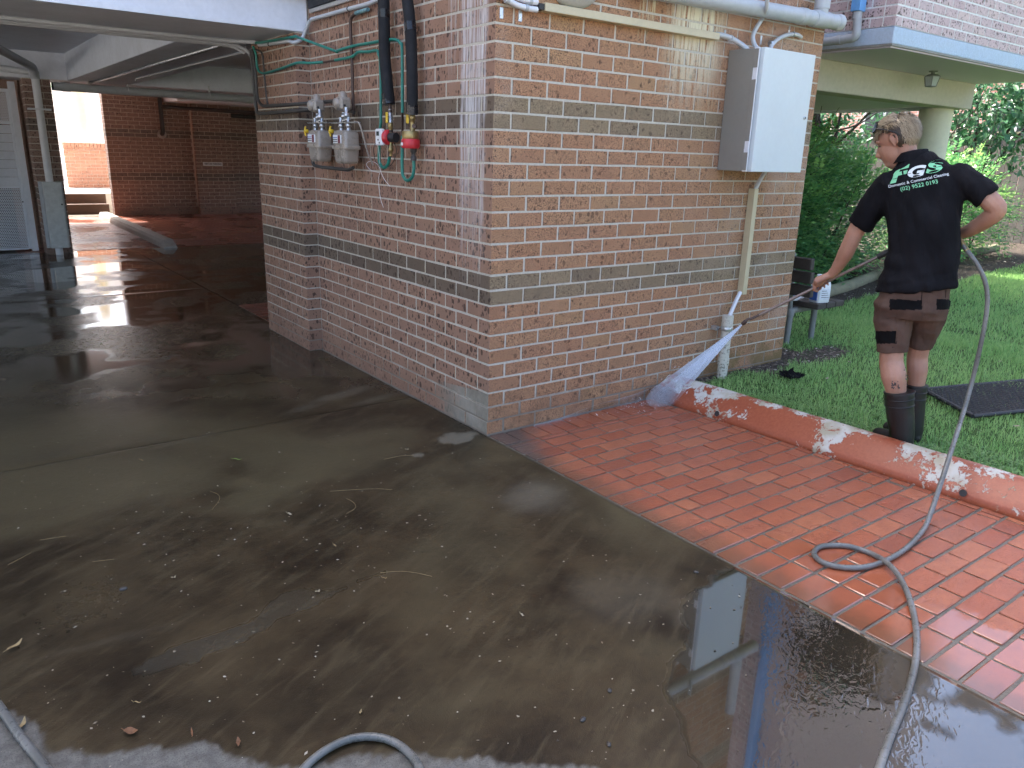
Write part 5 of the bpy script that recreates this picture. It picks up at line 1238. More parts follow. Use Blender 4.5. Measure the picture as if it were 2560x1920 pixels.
# legs
limb(bm_, [(-.11, -.05, .86), (-.095, -.05, .70), (-.09, -.055, .585), (-.083, -.06, .545), (-.060, -.085, .48), (-.035, -.085, .39), (.0, -.085, .22), (.03, -.085, .12)], [.06, .058, .062, .062, .066, .052, .042, .042])
limb(bm_, [(.055, -.0, .87), (.045, .05, .71), (.038, .085, .60), (.039, .09, .555), (.05, .075, .49), (.058, .075, .40), (.073, .075, .22), (.083, .075, .12)], [.06, .052, .054, .055, .054, .044, .038, .038])
# hands closed on the lance
nz = pp(1862, 805, .20); gr = pp(2185, 647, .20); hl = pp(2052, 712, .20); LA = (nz-gr)/np.linalg.norm(nz-gr)
def lance_at(s): return gr+LA*s
def fist(c, wrist, sgn):
    """palm on top of the lance, four fingers curled round it, thumb along the other side"""
    nw = wrist-c; nw -= LA*(nw@LA); nw /= np.linalg.norm(nw); n2 = np.cross(LA, nw)*sgn
    for k, (off, ln, r_) in enumerate(((-.034, 205, .0082), (-.011, 225, .0088), (.012, 220, .0088), (.034, 195, .0075))):
        P = [c+LA*off+(nw*math.cos(R(a))+n2*math.sin(R(a)))*(.0235 if a > 0 else .025) for a in np.linspace(-25, ln, 8)]
        bm_.tube(P, [r_*1.15, r_*1.1, r_*1.05, r_*1.08, r_, r_*.98, r_*.92, r_*.75], 9); bm_.ell(P[-1], (r_*.75,)*3, 8, 6)
    bm_.tube([c+LA*.03+nw*.03-n2*.012, c+LA*.042-n2*.022+nw*.012, c+LA*.035-n2*.018-nw*.016, c+LA*.028-n2*.006-nw*.026], [.0115, .0105, .0095, .008], 9)
    bm_.tube([wrist, c+nw*.055+n2*.002, c+nw*.028], [.028, .034, .031], 12, flat=.72); bm_.ell(c+nw*.036, (.034, .03, .022), 12, 8)
fist(hl, L(-.478, .155, .978), 1); fist(pp(2320, 585, .17), L(.13, .12, 1.255), -1)
body = remeshed(bm_, .0052, 2, 'body'); body.materials.append(m_skin); ob = into(link(bpy.data.objects.new('body', body)))
# eye, eyebrow, tattoos
for s in (-1, 1):
    into(MB().ell(H(.079, s*.032, .004), (.006, .013, .0045), 12, 8, M=HM).build('eye', m_brownh))
    into(MB().tube([H(.092, s*.016, .030), H(.088, s*.034, .036), H(.072, s*.05, .031)], [.004, .0045, .002], 6).build('eyebrow', m_brownh))
# hair: base cap plus strands
def hair_ok(f, t, s):
    side = np.abs(s) > .045
    front = t > .058-.0*f; lim = np.where(f > .035, .062, np.where(f > -.012, .038+.5*np.maximum(0, f), -.075-.25*(f+.05)))
    return t > lim
cap = MB(); seg, rg = 40, 26; vs = []; keepf = []
for i in range(rg+1):
    th = math.pi*i/rg
    for k in range(seg):
        a = 2*math.pi*k/seg; vs.append((-.014+.106*math.sin(th)*math.cos(a), .0815*math.sin(th)*math.sin(a), .030+.099*math.cos(th)))
for i in range(rg):
    for k in range(seg):
        q = [i*seg+k, (i+1)*seg+k, (i+1)*seg+(k+1) % seg, i*seg+(k+1) % seg]; c = np.mean([vs[j] for j in q], 0)
        if hair_ok(c[0], c[2], c[1]): keepf.append(q)
cap.add([H(*v) for v in vs], keepf, 0, True); hc = into(cap.build('hair', m_brownh))
def strands(n, seed, sel, L0, L1, wid, lift):
    r = np.random.default_rng(seed); V = []; F = []; c0 = 0
    while c0 < n:
        d = r.normal(0, 1, 3); d /= np.linalg.norm(d); p = np.array([-.014, 0, .030])+d*np.array([.106, .0815, .099])
        if not hair_ok(p[0], p[2], p[1]) or not sel(p, r): continue
        nn = d/np.array([.106, .0815, .099]); nn /= np.linalg.norm(nn)
        fl = np.array([.8, 0, .25]) if p[2] > .085 and p[0] > -.05 else np.array([-.35 if p[0] > -.06 else -.1, 0, -1.]) if p[0] < .02 else np.array([.5, 0, -.9])
        fl = fl+r.normal(0, .28, 3); fl -= nn*(fl@nn); fl /= np.linalg.norm(fl)+1e-9; sd_ = np.cross(fl, nn)*wid*r.uniform(.6, 1.3); ln = r.uniform(L0, L1)
        a = p; b = p+fl*ln*.5+nn*lift*r.uniform(.6, 1.5); e = p+fl*ln+nn*lift*r.uniform(.2, 1.4); i0 = len(V)
        V += [H(*(a-sd_)), H(*(a+sd_)), H(*(b+sd_*.8)), H(*(b-sd_*.8)), H(*e)]; F += [(i0, i0+1, i0+2, i0+3), (i0+3, i0+2, i0+4)]; c0 += 1
    return V, F
light = lambda p, r: (p[2] > .075 or p[0] < -.055) and r.uniform() < 1
V1, F1 = strands(2600, 3, lambda p, r: (p[2] > .072 or p[0] < -.05 or (p[0] > .05)), .03, .052, .0016, .009); mb = MB(); mb.add(V1, F1, 0, True); tag(into(mb.build('blond_strands', m_blond)), 'blond hair on top and at the back of the head', kind='stuff')
V1, F1 = strands(700, 4, lambda p, r: p[2] < .085 and p[0] > -.06 and p[0] < .06, .014, .026, .0014, .004); mb = MB(); mb.add(V1, F1, 0, True); tag(into(mb.build('side_strands', m_brownh)), kind='stuff')
# sunglasses pushed up on the head: a thing of its own
sgl = thing('sunglasses', 'black sunglasses pushed up on the blond hair', 'sunglasses')
for s in (-1, 1):
    lens = [H(.094, s*.005, .092), H(.090, s*.030, .086), H(.074, s*.062, .080), H(.052, s*.070, .088), H(.040, s*.064, .110), H(.050, s*.040, .132), H(.056, s*.010, .138)]
    b_ = MB(); n_ = len(lens); up_ = w3(Hf)*.005; b_.add([q+up_ for q in lens]+[q for q in lens], [tuple(range(n_)), tuple(range(n_, 2*n_))[::-1]]+[(i, n_+i, n_+(i+1) % n_, (i+1) % n_) for i in range(n_)]); b_.build('lens', m_black if False else plain('dark_lens', (.012, .012, .014), .12), sgl)
    MB().tube([H(.056, s*.073, .092), H(.01, s*.0875, .062), H(-.03, s*.088, .026), H(-.042, s*.084, .006)], [.005, .0035, .003, .0025], 6).build('arm', m_black, sgl)

# ------------------------------------------------------------------ clothes
sh = MB()
sh.loft([ring(-.030, -.05, .965, .192, .142, tu=.16), ring(-.030, -.05, 1.0, .190, .140, tu=.12), ring(-.025, -.045, 1.07, .178, .132), ring(-.021, -.035, 1.15, .170, .126), ring(-.040, -.025, 1.25, .178, .128), ring(-.063, -.01, 1.36, .190, .13), ring(-.078, .0, 1.45, .192, .122, tu=.15), ring(-.092, .0, 1.52, .175, .108, tu=.2), ring(-.108, .005, 1.585, .135, .092, tu=.2), ring(-.130, .01, 1.632, .095, .076, tu=.2), ring(-.145, .012, 1.655, .07, .062, tu=.2)])
def sleeve(pts, rs):
    P = [L(*p) for p in pts]; sh.tube(spline(P, 4), list(np.interp(np.linspace(0, len(rs)-1, 4*(len(P)-1)+1), range(len(rs)), rs)), 18); sh.ell(P[0], (rs[0],)*3, 14, 10)
sleeve([(-.235, .0, 1.49), (-.285, .015, 1.42), (-.325, .035, 1.345), (-.362, .05, 1.272)], [.078, .074, .068, .064]); sleeve([(.075, .0, 1.545), (.12, -.01, 1.522), (.165, -.02, 1.495), (.218, -.03, 1.455)], [.078, .075, .070, .067])
shirt = remeshed(sh, .008, 6, 'shirt'); shirt.materials.append(m_shirt)
co = np.zeros(len(shirt.vertices)*3); shirt.vertices.foreach_get('co', co); co = co.reshape(-1, 3); nr = np.zeros_like(co).ravel(); shirt.vertices.foreach_get('normal', nr); nr = nr.reshape(-1, 3)
lu = (co-B0)@ER; ld = (co-B0)@EH; lz = co[:, 2]
fold = (fbm(lu*13+lz*5, lz*3.2+ld*9, 51, 3)-.5)*.030+(fbm(lu*7-lz*9, lz*16, 53, 2)-.5)*.034*sst(1.16-lz, 0, .12)+(fbm(lu*22, ld*22+lz*4, 57, 2)-.5)*.008
gully = -.010*np.exp(-((lu+.03)/.03)**2)*sst(lz, 1.1, 1.3)*sst(-lz, -1.55, -1.4)*(ld < 0)          # along the spine
co = co+nr*(fold+gully)[:, None]; shirt.vertices.foreach_set('co', co.ravel()); shirt.update(); shirt_o = into(link(bpy.data.objects.new('shirt', shirt)))
colr = MB(); rings = []
for (dz, da) in ((-.022, -.002), (.0, -.006), (.022, -.004), (.023, .002), (.0, .010), (-.026, .018)):
    q = []
    for i in range(28):
        t = 2*math.pi*i/28; q.append(L(-.158+(.068+da)*math.cos(t), .012+(.062+da)*math.sin(t), 1.643+dz+.24*(.068)*math.cos(t)-.16*.06*math.sin(t)))
    rings.append(q)
cb_ = MB(); n_ = 28; vs = [q for r_ in rings for q in r_]; cb_.add(vs, [(i*n_+k, i*n_+(k+1) % n_, (i+1)*n_+(k+1) % n_, (i+1)*n_+k) for i in range(5) for k in range(n_)], 0, True); into(cb_.build('collar', m_shirt))
sb = MB()
sb.loft([ring(-.030, -.05, 1.04, .150, .105, tu=.1), ring(-.032, -.05, .97, .168, .122, tu=.1), ring(-.037, -.05, .87, .182, .138), ring(-.037, -.045, .81, .170, .12)])
def trouser(pts, rs, n=20):
    P = [L(*p) for p in pts]; sb.tube(spline(P, 4), list(np.interp(np.linspace(0, len(rs)-1, 4*(len(P)-1)+1), range(len(rs)), rs)), n)
trouser([(-.115, -.05, .88), (-.112, -.055, .80), (-.098, -.06, .71), (-.088, -.06, .612)], [.106, .100, .086, .077]); trouser([(.052, -.02, .90), (.053, .02, .82), (.046, .06, .73), (.038, .085, .634)], [.100, .092, .080, .072])
shorts = remeshed(sb, .0055, 6, 'shorts'); shorts.materials.append(m_short); shorts.materials.append(m_panel)
co = np.zeros(len(shorts.vertices)*3); shorts.vertices.foreach_get('co', co); co = co.reshape(-1, 3); nr = np.zeros_like(co).ravel(); shorts.vertices.foreach_get('normal', nr); nr = nr.reshape(-1, 3); lu = (co-B0)@ER; ld = (co-B0)@EH; lz = co[:, 2]
co = co+nr*((fbm(lu*16, lz*12+ld*8, 61, 3)-.5)*.016+(fbm(lu*6+lz*10, lz*22, 63, 2)-.5)*.010)[:, None]; shorts.vertices.foreach_set('co', co.ravel()); shorts.update()
for p_ in shorts.polygons:
    q = np.array(p_.center); u, v, _ = proj(q); back = (np.array(p_.normal)@EH) < .35; uz, vz = (u-1860)*2.37, (v-200)*2.37
    if back and ((862 < uz < 1055 and 1296+.06*(uz-862) < vz < 1362+.0*(uz-862)) or (1140 < uz < 1235 and 1300 < vz < 1360) or (770 < uz < 905 and 1488 < vz < 1562)): p_.material_index = 1
so_ = into(link(bpy.data.objects.new('shorts', shorts)))
# cargo pocket seams and back pocket
pk = pp(1860+900/2.37, 200+1500/2.37, -.13)
bvS = BVHTree.FromPolygons([v.co[:] for v in shorts.vertices], [p.vertices[:] for p in shorts.polygons])
def onto(bv, px, py, lift=.003):
    q = ray(px, py); h_ = bv.ray_cast(Vector(CAM), Vector(q).normalized())
    return None if h_[0] is None else np.array(h_[0])-q/np.linalg.norm(q)*lift
def seam(pts, name, mat, r_=.0022, bv=None):
    P = [onto(bv or bvS, 1860+a/2.37, 200+b/2.37, .001) for a, b in pts]; P = [p for p in P if p is not None]
    if len(P) > 1: into(MB().tube(P, r_, 5).build(name, mat))
seam([(905, 1400), (908, 1440), (905, 1490), (900, 1555)], 'seam', m_short); seam([(770, 1405), (840, 1412), (910, 1398)], 'seam', m_short); seam([(1048, 1200), (1055, 1260), (1050, 1320)], 'seam', m_panel, .0015); seam([(1060, 1255), (1120, 1262)], 'seam', m_panel, .0015)
seam([(1198, 1225), (1195, 1290), (1240, 1290)], 'pocket_seam', m_panel, .0015); seam([(800, 1575), (880, 1583), (970, 1578)], 'hem_seam', m_panel, .0015)
# boots
def boot(name, sh_, foot, lab):
    b_ = MB(); P = [L(*p[:3]) for p in sh_]; b_.tube(spline(P, 4), list(np.interp(np.linspace(0, len(P)-1, 4*(len(P)-1)+1), range(len(P)), [p[3] for p in sh_])), 22)
    b_.tube(spline([L(*p[:3]) for p in foot], 4), list(np.interp(np.linspace(0, len(foot)-1, 4*(len(foot)-1)+1), range(len(foot)), [p[3] for p in foot])), 16); b_.ell(L(*foot[-1][:3]), (foot[-1][3],)*3, 12, 8); b_.ell(L(*foot[0][:3]), (foot[0][3],)*3, 12, 8)
    me = remeshed(b_, .007, 3, name); me.materials.append(m_boot); o = into(link(bpy.data.objects.new(name, me)))
    t0 = L(*sh_[0][:3]); t1 = L(*sh_[1][:3]); dv = (t1-t0)/np.linalg.norm(t1-t0)
    for s_ in (.0, .055, .062): c = t0+dv*s_; b2 = MB().lathe([(sh_[0][3]*1.0, -.004), (sh_[0][3]*1.05, -.003), (sh_[0][3]*1.05, .003), (sh_[0][3]*1.0, .004)], c, dv, 24).build('rim', m_boot); b2.parent = o; b2.matrix_parent_inverse = o.matrix_world.inverted() if False else Matrix.Translation(-PB)
    return o
def boot2(name, sh_, foot):
    o = boot(name, sh_, foot, None)
    return o
for (shf, ft) in (([(-.020, -.085, .40, .078), (-.008, -.085, .33, .074), (.018, -.085, .22, .069), (.036, -.088, .14, .062), (.046, -.09, .10, .052)], [(.062, -.10, .108, .038), (.02, -.065, .112, .042), (-.04, -.02, .108, .044), (-.085, .015, .105, .038)]),
                  ([(.052, .075, .412, .066), (.057, .075, .33, .064), (.072, .075, .22, .060), (.083, .075, .14, .055), (.089, .075, .10, .047)], [(.10, .06, .106, .036), (.06, .10, .110, .04), (.0, .15, .106, .042), (-.04, .185, .103, .036)])):
    b_ = MB(); P = [L(*p[:3]) for p in shf]; b_.tube(spline(P, 4), list(np.interp(np.linspace(0, 4, 17), range(5), [p[3] for p in shf])), 22); b_.tube(spline([L(*p[:3]) for p in ft], 4), list(np.interp(np.linspace(0, 3, 13), range(4), [p[3] for p in ft])), 16); b_.ell(L(*ft[-1][:3]), (ft[-1][3],)*3, 12, 8); b_.ell(L(*ft[0][:3]), (ft[0][3],)*3, 12, 8)
    me = remeshed(b_, .007, 3, 'boot'); me.materials.append(m_boot); o = into(link(bpy.data.objects.new('boot', me)))
    t0 = L(*shf[0][:3]); t1 = L(*shf[1][:3]); dv = (t1-t0)/np.linalg.norm(t1-t0)
    for s_ in (.004, .040, .078):
        r0 = np.interp(s_, [0, .066], [shf[0][3], shf[1][3]]); into(MB().lathe([(r0*.99, -.004), (r0*1.03, -.003), (r0*1.03, .003), (r0*.99, .004)], t0+dv*s_, dv, 24).build('boot_rim', m_boot))
# tattoos on the calf, printed lettering on the back
bvB = BVHTree.FromPolygons([v.co[:] for v in body.vertices], [p.vertices[:] for p in body.polygons]); bvT = BVHTree.FromPolygons([v.co[:] for v in shirt.vertices], [p.vertices[:] for p in shirt.polygons])
m_tat = plain('tattoo_ink', (.06, .055, .06), .6); m_tat2 = plain('tattoo_ink_green', (.12, .14, .10), .6)
def blot(cx, cy, sx, sy, n, mat, seed):
    r = random.Random(seed); mb = MB()
    for k in range(n):
        x, y = cx+r.uniform(-sx, sx), cy+r.uniform(-sy, sy); c = onto(bvB, x, y, .0012); e = onto(bvB, x+r.uniform(-4, 4), y+r.uniform(-4, 4), .0012)
        if c is not None and e is not None and np.linalg.norm(c-e) < .03: mb.tube([c, e], [.003, .0018], 5)
    if mb.v: into(mb.build('tattoo', mat))['kind'] = 'stuff'
blot(1860+898/2.37, 600+860/2.37, 11, 10, 26, m_tat, 1); blot(1860+960/2.37, 600+800/2.37, 6, 12, 16, m_tat2, 2)
m_pg = plain('print_green', (.22, .60, .34), .6, var=.03); m_pw = plain('print_white', (.66, .70, .72), .6, var=.03)
def print_on(txt, a, b, cap_, mat, shear=0., off=0., spacing=1., name='lettering'):
    o = text_mesh(txt, 1., mat, 'tmp', None, off, 0., 'LEFT', spacing); me = o.data; bpy.data.objects.remove(o)
    bmx = bmesh.new(); bmx.from_mesh(me); bmesh.ops.triangulate(bmx, faces=bmx.faces)
    co_ = np.array([v.co[:] for v in bmx.verts]); x0, x1 = co_[:, 0].min(), co_[:, 0].max(); y0 = np.percentile(co_[:, 1], 2); hcap = .70
    a = np.array(a); b = np.array(b); ax = (b-a); up_ = np.array([ax[1], -ax[0]])/np.linalg.norm(ax)
    yb = co_[:, 1].min() if txt == 'FGS' or txt in 'FGS' else -.36+0*y0
    base = np.array([v.co.y for v in bmx.verts]).min() if not any(c in txt for c in 'g(,)') else None
    y_base = base if base is not None else np.array([v.co.y for v in bmx.verts]).min()+.17
    for v in bmx.verts:
        sx = (v.co.x-x0)/(x1-x0); sy = (v.co.y-y_base)/hcap*cap_; q = a+ax*sx+up_*sy+ax/np.linalg.norm(ax)*sy*shear; h_ = onto(bvT, q[0], q[1], .0028)
        v.co = Vector(h_) if h_ is not None else Vector(pp(q[0], q[1], -.1))
    bmx.to_mesh(me); bmx.free(); me.materials.clear(); me.materials.append(mat); o = into(link(bpy.data.objects.new(name, me))); return o
zz = lambda a, b: (1860+a/2.37, 200+b/2.37)
print_on('F', zz(864, 616), zz(950, 596), 34, m_pg, .60, .045); print_on('G', zz(957, 584), zz(1058, 570), 25, m_pw, .55, .045); print_on('S', zz(1074, 559), zz(1170, 542), 27, m_pg, .5, .045)
for (p_, q_) in (((880, 588), (945, 572)), ((972, 556), (1075, 536)), ((1100, 526), (1180, 508))):
    A_ = onto(bvT, *zz(*p_), .0042); C_ = onto(bvT, *zz(*q_), .0042); into(MB().tube([A_, (A_+C_)/2-EH*.001, C_], .0012, 4).build('lettering_stripe', m_shirt))
print_on('Domestic & Commercial Cleaning', zz(858, 640), zz(1215, 563), 6.8, m_pw, 0., .008); print_on('(02) 9522 0193', zz(929, 660), zz(1150, 613), 9.6, m_pg, 0., .010)

# ------------------------------------------------------------------ lance, spray and hose
ln_ = thing('spray_lance', 'steel pressure washer lance held by the person, pointing at the wall foot', 'lance')
P = [gr-LA*.30, gr-LA*.02]; MB().tube(P, .0165, 12).build('grip', m_black, ln_)
tipb = nz-LA*.10; MB().tube([gr-LA*.03, tipb], .0088, 12).build('pipe', plain('lance_steel', (.26, .21, .19), .35, metal=.6, var=.2), ln_)
tgt = np.array([1.33, -.13, .03]); sdv = (tgt-nz)/np.linalg.norm(tgt-nz)
MB().tube(spline([tipb-LA*.005, nz-LA*.05, nz-sdv*.025, nz], 5), .0085, 10).build('bent_tip', plain('lance_tip', (.12, .09, .08), .4, metal=.4), ln_); MB().lathe([(.009, 0), (.013, .004), (.013, .03), (.008, .036)], nz-sdv*.012, sdv, 12).build('nozzle', m_copper, ln_)
gun = pp(2320, 585, .17); MB().tube([gr-LA*.29, gun+LA*.05, gun-LA*.08], .014, 10).build('gun_body', m_black, ln_); MB().tube([gun, gun+np.array([0, 0, -.11])], .013, 8).build('trigger_handle', m_black, ln_)
def mist_mat(dens):
    t = NT('water_mist'); q_ = t.noise(t.vec(t.pos, (1., 1., .8)), 38., 2, .6); dn = t.ma('MULTIPLY', t.mr(q_, .35, .68, .6, 1.35), dens); v = t.n('VolumePrincipled', {'Color': (.93, .95, 1., 1), 'Density': dn, 'Anisotropy': .1}); t.t.links.new(v.outputs[0], t.out.inputs['Volume']); return t.m
spy = thing('water_spray', 'white fan of high pressure water hitting the foot of the wall', 'water spray')
c0 = nz+sdv*.02; vd_ = (tgt+nz)/2-CAM; wdir = np.cross(sdv, vd_); wdir /= np.linalg.norm(wdir); tdir = np.cross(wdir, sdv)
fd = gz(1625, 985, .0)-gz(1700, 1000, .03); fd = fd/np.linalg.norm(fd)
def fan(s0, s1, w0, w1, th0, th1):
    rg_ = []
    for i in range(9):
        t = i/8; c = c0+sdv*(s0+(s1-s0)*t); ww = w0+(w1-w0)*t**1.05; hh = th0+(th1-th0)*t; rg_.append([c+wdir*ww*math.cos(a)+tdir*hh*math.sin(a) for a in np.linspace(0, 2*math.pi, 20, endpoint=False)])
    return MB().loft(rg_)
LEN = np.linalg.norm(tgt-c0)
fan(.0, LEN, .004, .092, .004, .05).build('mist_fan', mist_mat(3.8), spy); fan(.0, LEN*.98, .003, .05, .003, .02).build('core_jet', mist_mat(5.), spy)
def droplets(n, seed):
    r = np.random.default_rng(seed); V = []; F = []
    for k in range(n):
        if k < n*.6: s_ = r.uniform(.15, 1.)*LEN; a = r.normal(0, .45); p = c0+sdv*s_+wdir*a*.105*s_/LEN*1.1+tdir*r.normal(0, .4)*.02*s_/LEN; d = sdv*r.uniform(.006, .02); w_ = .0009
        else: p = tgt+np.array([r.normal(-.1, .22), -abs(r.normal(0, .06)), abs(r.normal(0, .03))]); p[1] = min(p[1], -.006); p[2] = max(p[2], .004); d = r.normal(0, 1, 3)*.004; w_ = .0016
        n2 = np.cross(d, [.3, .5, .8]); n2 /= np.linalg.norm(n2)+1e-9; n3 = np.cross(d, n2); n3 /= np.linalg.norm(n3)+1e-9; i0 = len(V); V += [p-d, p+n2*w_, p+n3*w_, p-(n2+n3)*w_, p+d]; F += [(i0, i0+1, i0+2), (i0, i0+2, i0+3), (i0, i0+3, i0+1), (i0+4, i0+2, i0+1), (i0+4, i0+3, i0+2), (i0+4, i0+1, i0+3)]
    return V, F
Vd, Fd = droplets(330, 9); t_ = NT('water_drop'); mb = MB(); mb.add(Vd, Fd); tag(mb.build('droplets', t_.bsdf((.85, .88, .95), .12), spy), kind='stuff')
# splash running along the wall foot
rg_ = []
for t in np.linspace(0, 1, 12):
    c = np.array([1.42-1.1*t, -.05-.015*math.sin(t*9), .012+.03*(1-t)**1.5]); h_ = .012+.05*(1-t)**1.6; w_ = .02+.045*(1-t); rg_.append([c+np.array([0, w_*math.cos(a), h_*math.sin(a)]) for a in np.linspace(0, 2*math.pi, 14, endpoint=False)])
MB().loft(rg_).build('splash_mist', mist_mat(11.), spy)
MB().ell(tgt+np.array([.02, -.01, .02]), (.15, .075, .07), 18, 12).build('impact_mist', mist_mat(7.), spy)
hz_ = [(2404, 606, -.02), (2418, 628, -.05), (2442, 660, -.06), (2463, 706, -.06), (2468, 764, -.06), (2453, 856, -.07), (2419, 995, -.10)]
H3 = [pp(*q) for q in hz_]+[gz(2372, 1146, .26)]
H3 += [gz(2326, 1285, .05), gz(2303, 1331, .022)]+[gz(u, v, .014) for u, v in ((2257, 1377), (2187, 1412), (2118, 1419), (2060, 1407), (2035, 1385), (2054, 1366), (2118, 1365), (2187, 1388))]+[gz(2234, 1423, .032), gz(2268, 1481, .016), gz(2289, 1562, .014), gz(2290, 1643, .014), gz(2268, 1736, .014), gz(2222, 1852, .014), gz(2180, 1980, .014), gz(2120, 2200, .014)]
ho = thing('pressure_hose', 'grey pressure hose looping on the pavers from the person towards the camera', 'hose'); MB().tube(spline(H3, 8), .0115, 12).build('hose', m_hose, ho)
MB().tube([pp(2396, 596, .0), H3[0], H3[1]], .013, 10).build('brass_fitting', m_brass, ho)
# ------------------------------------------------------------------ hoses lying in the foreground
P = [gz(u, v, .014) for u, v in ((690, 2080), (740, 1950), (800, 1885), (880, 1846), (960, 1846), (1020, 1880), (1055, 1940), (1070, 2080))]
o = thing('hose_loop', 'arched loop of grey hose at the bottom edge of the drive', 'hose'); MB().tube(spline(P, 8), .0115, 12).build('hose', m_hose, o)
P = [gz(u, v, .014) for u, v in ((-160, 1560), (-60, 1690), (0, 1768), (50, 1840), (110, 1915), (200, 2040))]
o = thing('hose_length', 'grey hose crossing the bottom left corner of the drive', 'hose'); MB().tube(spline(P, 8), .0125, 12).build('hose', m_hose, o)

# ------------------------------------------------------------------ bench and what lies on it
bn = thing('bench', 'dark timber slat bench on grey pipe legs beyond the brick wall', 'bench', (3.5, .1, .07))
for x in (-.04, .095, .23): MB().box(x, x+.125, 0, 1.7, .335, .385, .006).build('seat_slat', m_timber, bn)
for (x, z) in ((-.20, .68), (-.175, .565), (-.155, .45)): MB().box(x-.03, x+.02, 0, 1.7, z, z+.095, .006).build('back_slat', m_timber, bn)
for y in (.2, 1.5):
    MB().tube(bend([(-.13, y, -.02), (-.12, y, .30), (.28, y, .31)], .05), .026, 12).build('leg', m_lead, bn); MB().lathe([(.034, -.04), (.036, 0), (.03, .02), (.012, .032)], (-.125, y, .30), (0, 0, 1), 14).build('leg_cap', m_lead, bn)
    MB().tube([(.24, y, -.02), (.24, y, .31)], .026, 12).build('leg', m_lead, bn); MB().tube([(-.13, y, .30), (-.185, y, .80)], .018, 8).build('back_post', m_lead, bn)
zb = .07+.386
bt = thing('chemical_bottle', 'white plastic jerry bottle with a blue label on the bench', 'bottle', (3.565, .165, zb)); bt.rotation_euler = (0, 0, R(-12))
def rrect(w, d, r, n=4):
    c = []
    for (cx, cy, a0) in ((w-r, d-r, 0), (-w+r, d-r, 90), (-w+r, -d+r, 180), (w-r, -d+r, 270)):
        for k in range(n+1): a = R(a0+k*90/n); c.append((cx+r*math.cos(a), cy+r*math.sin(a)))
    return c
def rbody(levels): return MB().loft([[(x, y, z) for x, y in rrect(w, d, r)] for (z, w, d, r) in levels])
rbody([(0, .066, .05, .02), (.008, .07, .054, .02), (.155, .07, .054, .02), (.185, .06, .046, .02), (.205, .03, .03, .02)]).build('bottle_body', m_white, bt)
MB().lathe([(.02, .2), (.024, .205), (.024, .235), (.02, .238)], (-.03, 0, 0), (0, 0, 1), 12).build('cap', m_white, bt); MB().tube(bend([(.0, 0, .20), (.01, 0, .232), (.05, 0, .228), (.058, 0, .17)], .02), .009, 8).build('handle', m_white, bt)
MB().box(-.0725, -.070, -.04, .04, .02, .135, .0).build('label', m_blue, bt); MB().box(-.058, .058, -.0565, -.0545, .03, .12).build('back_label', plain('pale_label', (.66, .69, .74), .5), bt)
for kz in range(4): MB().box(-.04, .02+.01*kz, -.0572, -.0566, .10-kz*.018, .104-kz*.018).build('print_line', m_ink, bt)
shoe = thing('shoes', 'pair of white and blue running shoes lying on the bench', 'shoes', (3.53, .42, zb))
for (x, y, a) in ((0, -.06, 20), (-.02, .10, 8)):
    Mx = Matrix.Translation((x, y, 0)) @ Matrix.Rotation(R(a), 4, 'Z')
    rg_ = [[Mx @ Vector((px, w_*math.cos(t), .02+h_*max(-.2, math.sin(t)))) for t in np.linspace(0, 2*math.pi, 14, endpoint=False)] for (px, w_, h_) in ((-.13, .012, .025), (-.115, .032, .06), (-.06, .036, .062), (0, .036, .052), (.07, .042, .04), (.115, .034, .028), (.135, .014, .018))]
    u_ = MB().loft(rg_).build('upper', plain('shoe_fabric', (.32, .42, .62), .7, var=.3, scale=40.), shoe)
    rg_ = [[Mx @ Vector((px, s_*w_, z_)) for (s_, z_) in ((-1, 0), (1, 0), (1.05, .022), (-1.05, .022))] for (px, w_) in ((-.135, .02), (-.11, .037), (0, .04), (.08, .046), (.13, .03), (.143, .012))]
    MB().loft(rg_).build('sole', m_white, shoe)
o = tag(MB().tube(spline([(3.33, .18, .66+.0), (3.36, .24, .668), (3.35, .32, .664)], 4), [.01, .022, .024, .02, .024, .022, .02, .016, .01], 8, flat=.2).build('paper_rag', m_white), 'crumpled white paper on the bench back', 'paper')

# ------------------------------------------------------------------ black cloth, rubber mat
r = random.Random(4); rg_ = []; q0 = gz(1740+1300/5.53, 680+1450/5.53, .09)
bl_ = MB(); n_ = 9; pts = []
for i in range(n_):
    for j in range(n_):
        a, b = (i/(n_-1)-.5), (j/(n_-1)-.5); pts.append((q0[0]+a*.17+r.uniform(-.012, .012), q0[1]+b*.17+r.uniform(-.012, .012), .095+.05*max(0, 1-3*math.hypot(a, b))*r.uniform(.3, 1)+r.uniform(0, .022)))
bl_.add(pts, [(i*n_+j, i*n_+j+1, (i+1)*n_+j+1, (i+1)*n_+j) for i in range(n_-1) for j in range(n_-1) if abs(i-3.5)+abs(j-3.5) < 6.5+r.uniform(-.6, .5)], 0, False); o = bl_.build('black_rag', m_panel); tag(o, 'crumpled black plastic rag lying on the grass by the wall', 'rag')
sd_ = o.modifiers.new('s', 'SOLIDIFY'); sd_.thickness = .003
mt = thing('rubber_mat', 'black honeycomb rubber mat lying on the lawn at the right', 'mat')
c0_ = gz(2308, 976, .104); c1_ = gz(2432, 1043, .104); c2_ = gz(2562, 1032, .088); e1_ = (c1_-c0_); 
ex = np.array([.93, -.30, 0.]); ex /= np.linalg.norm(ex); ey = e1_/np.linalg.norm(e1_); W_, H_ = 1.25, np.linalg.norm(e1_)
V = []; F = []; hx = .042; hr = .0185; nx_ = int(W_/hx); ny_ = int(H_/(hx*.87))
ring_ = lambda c, rad, z: [c+np.array([math.cos(a)*rad, math.sin(a)*rad, z]) for a in np.linspace(0, 2*math.pi, 6, endpoint=False)]
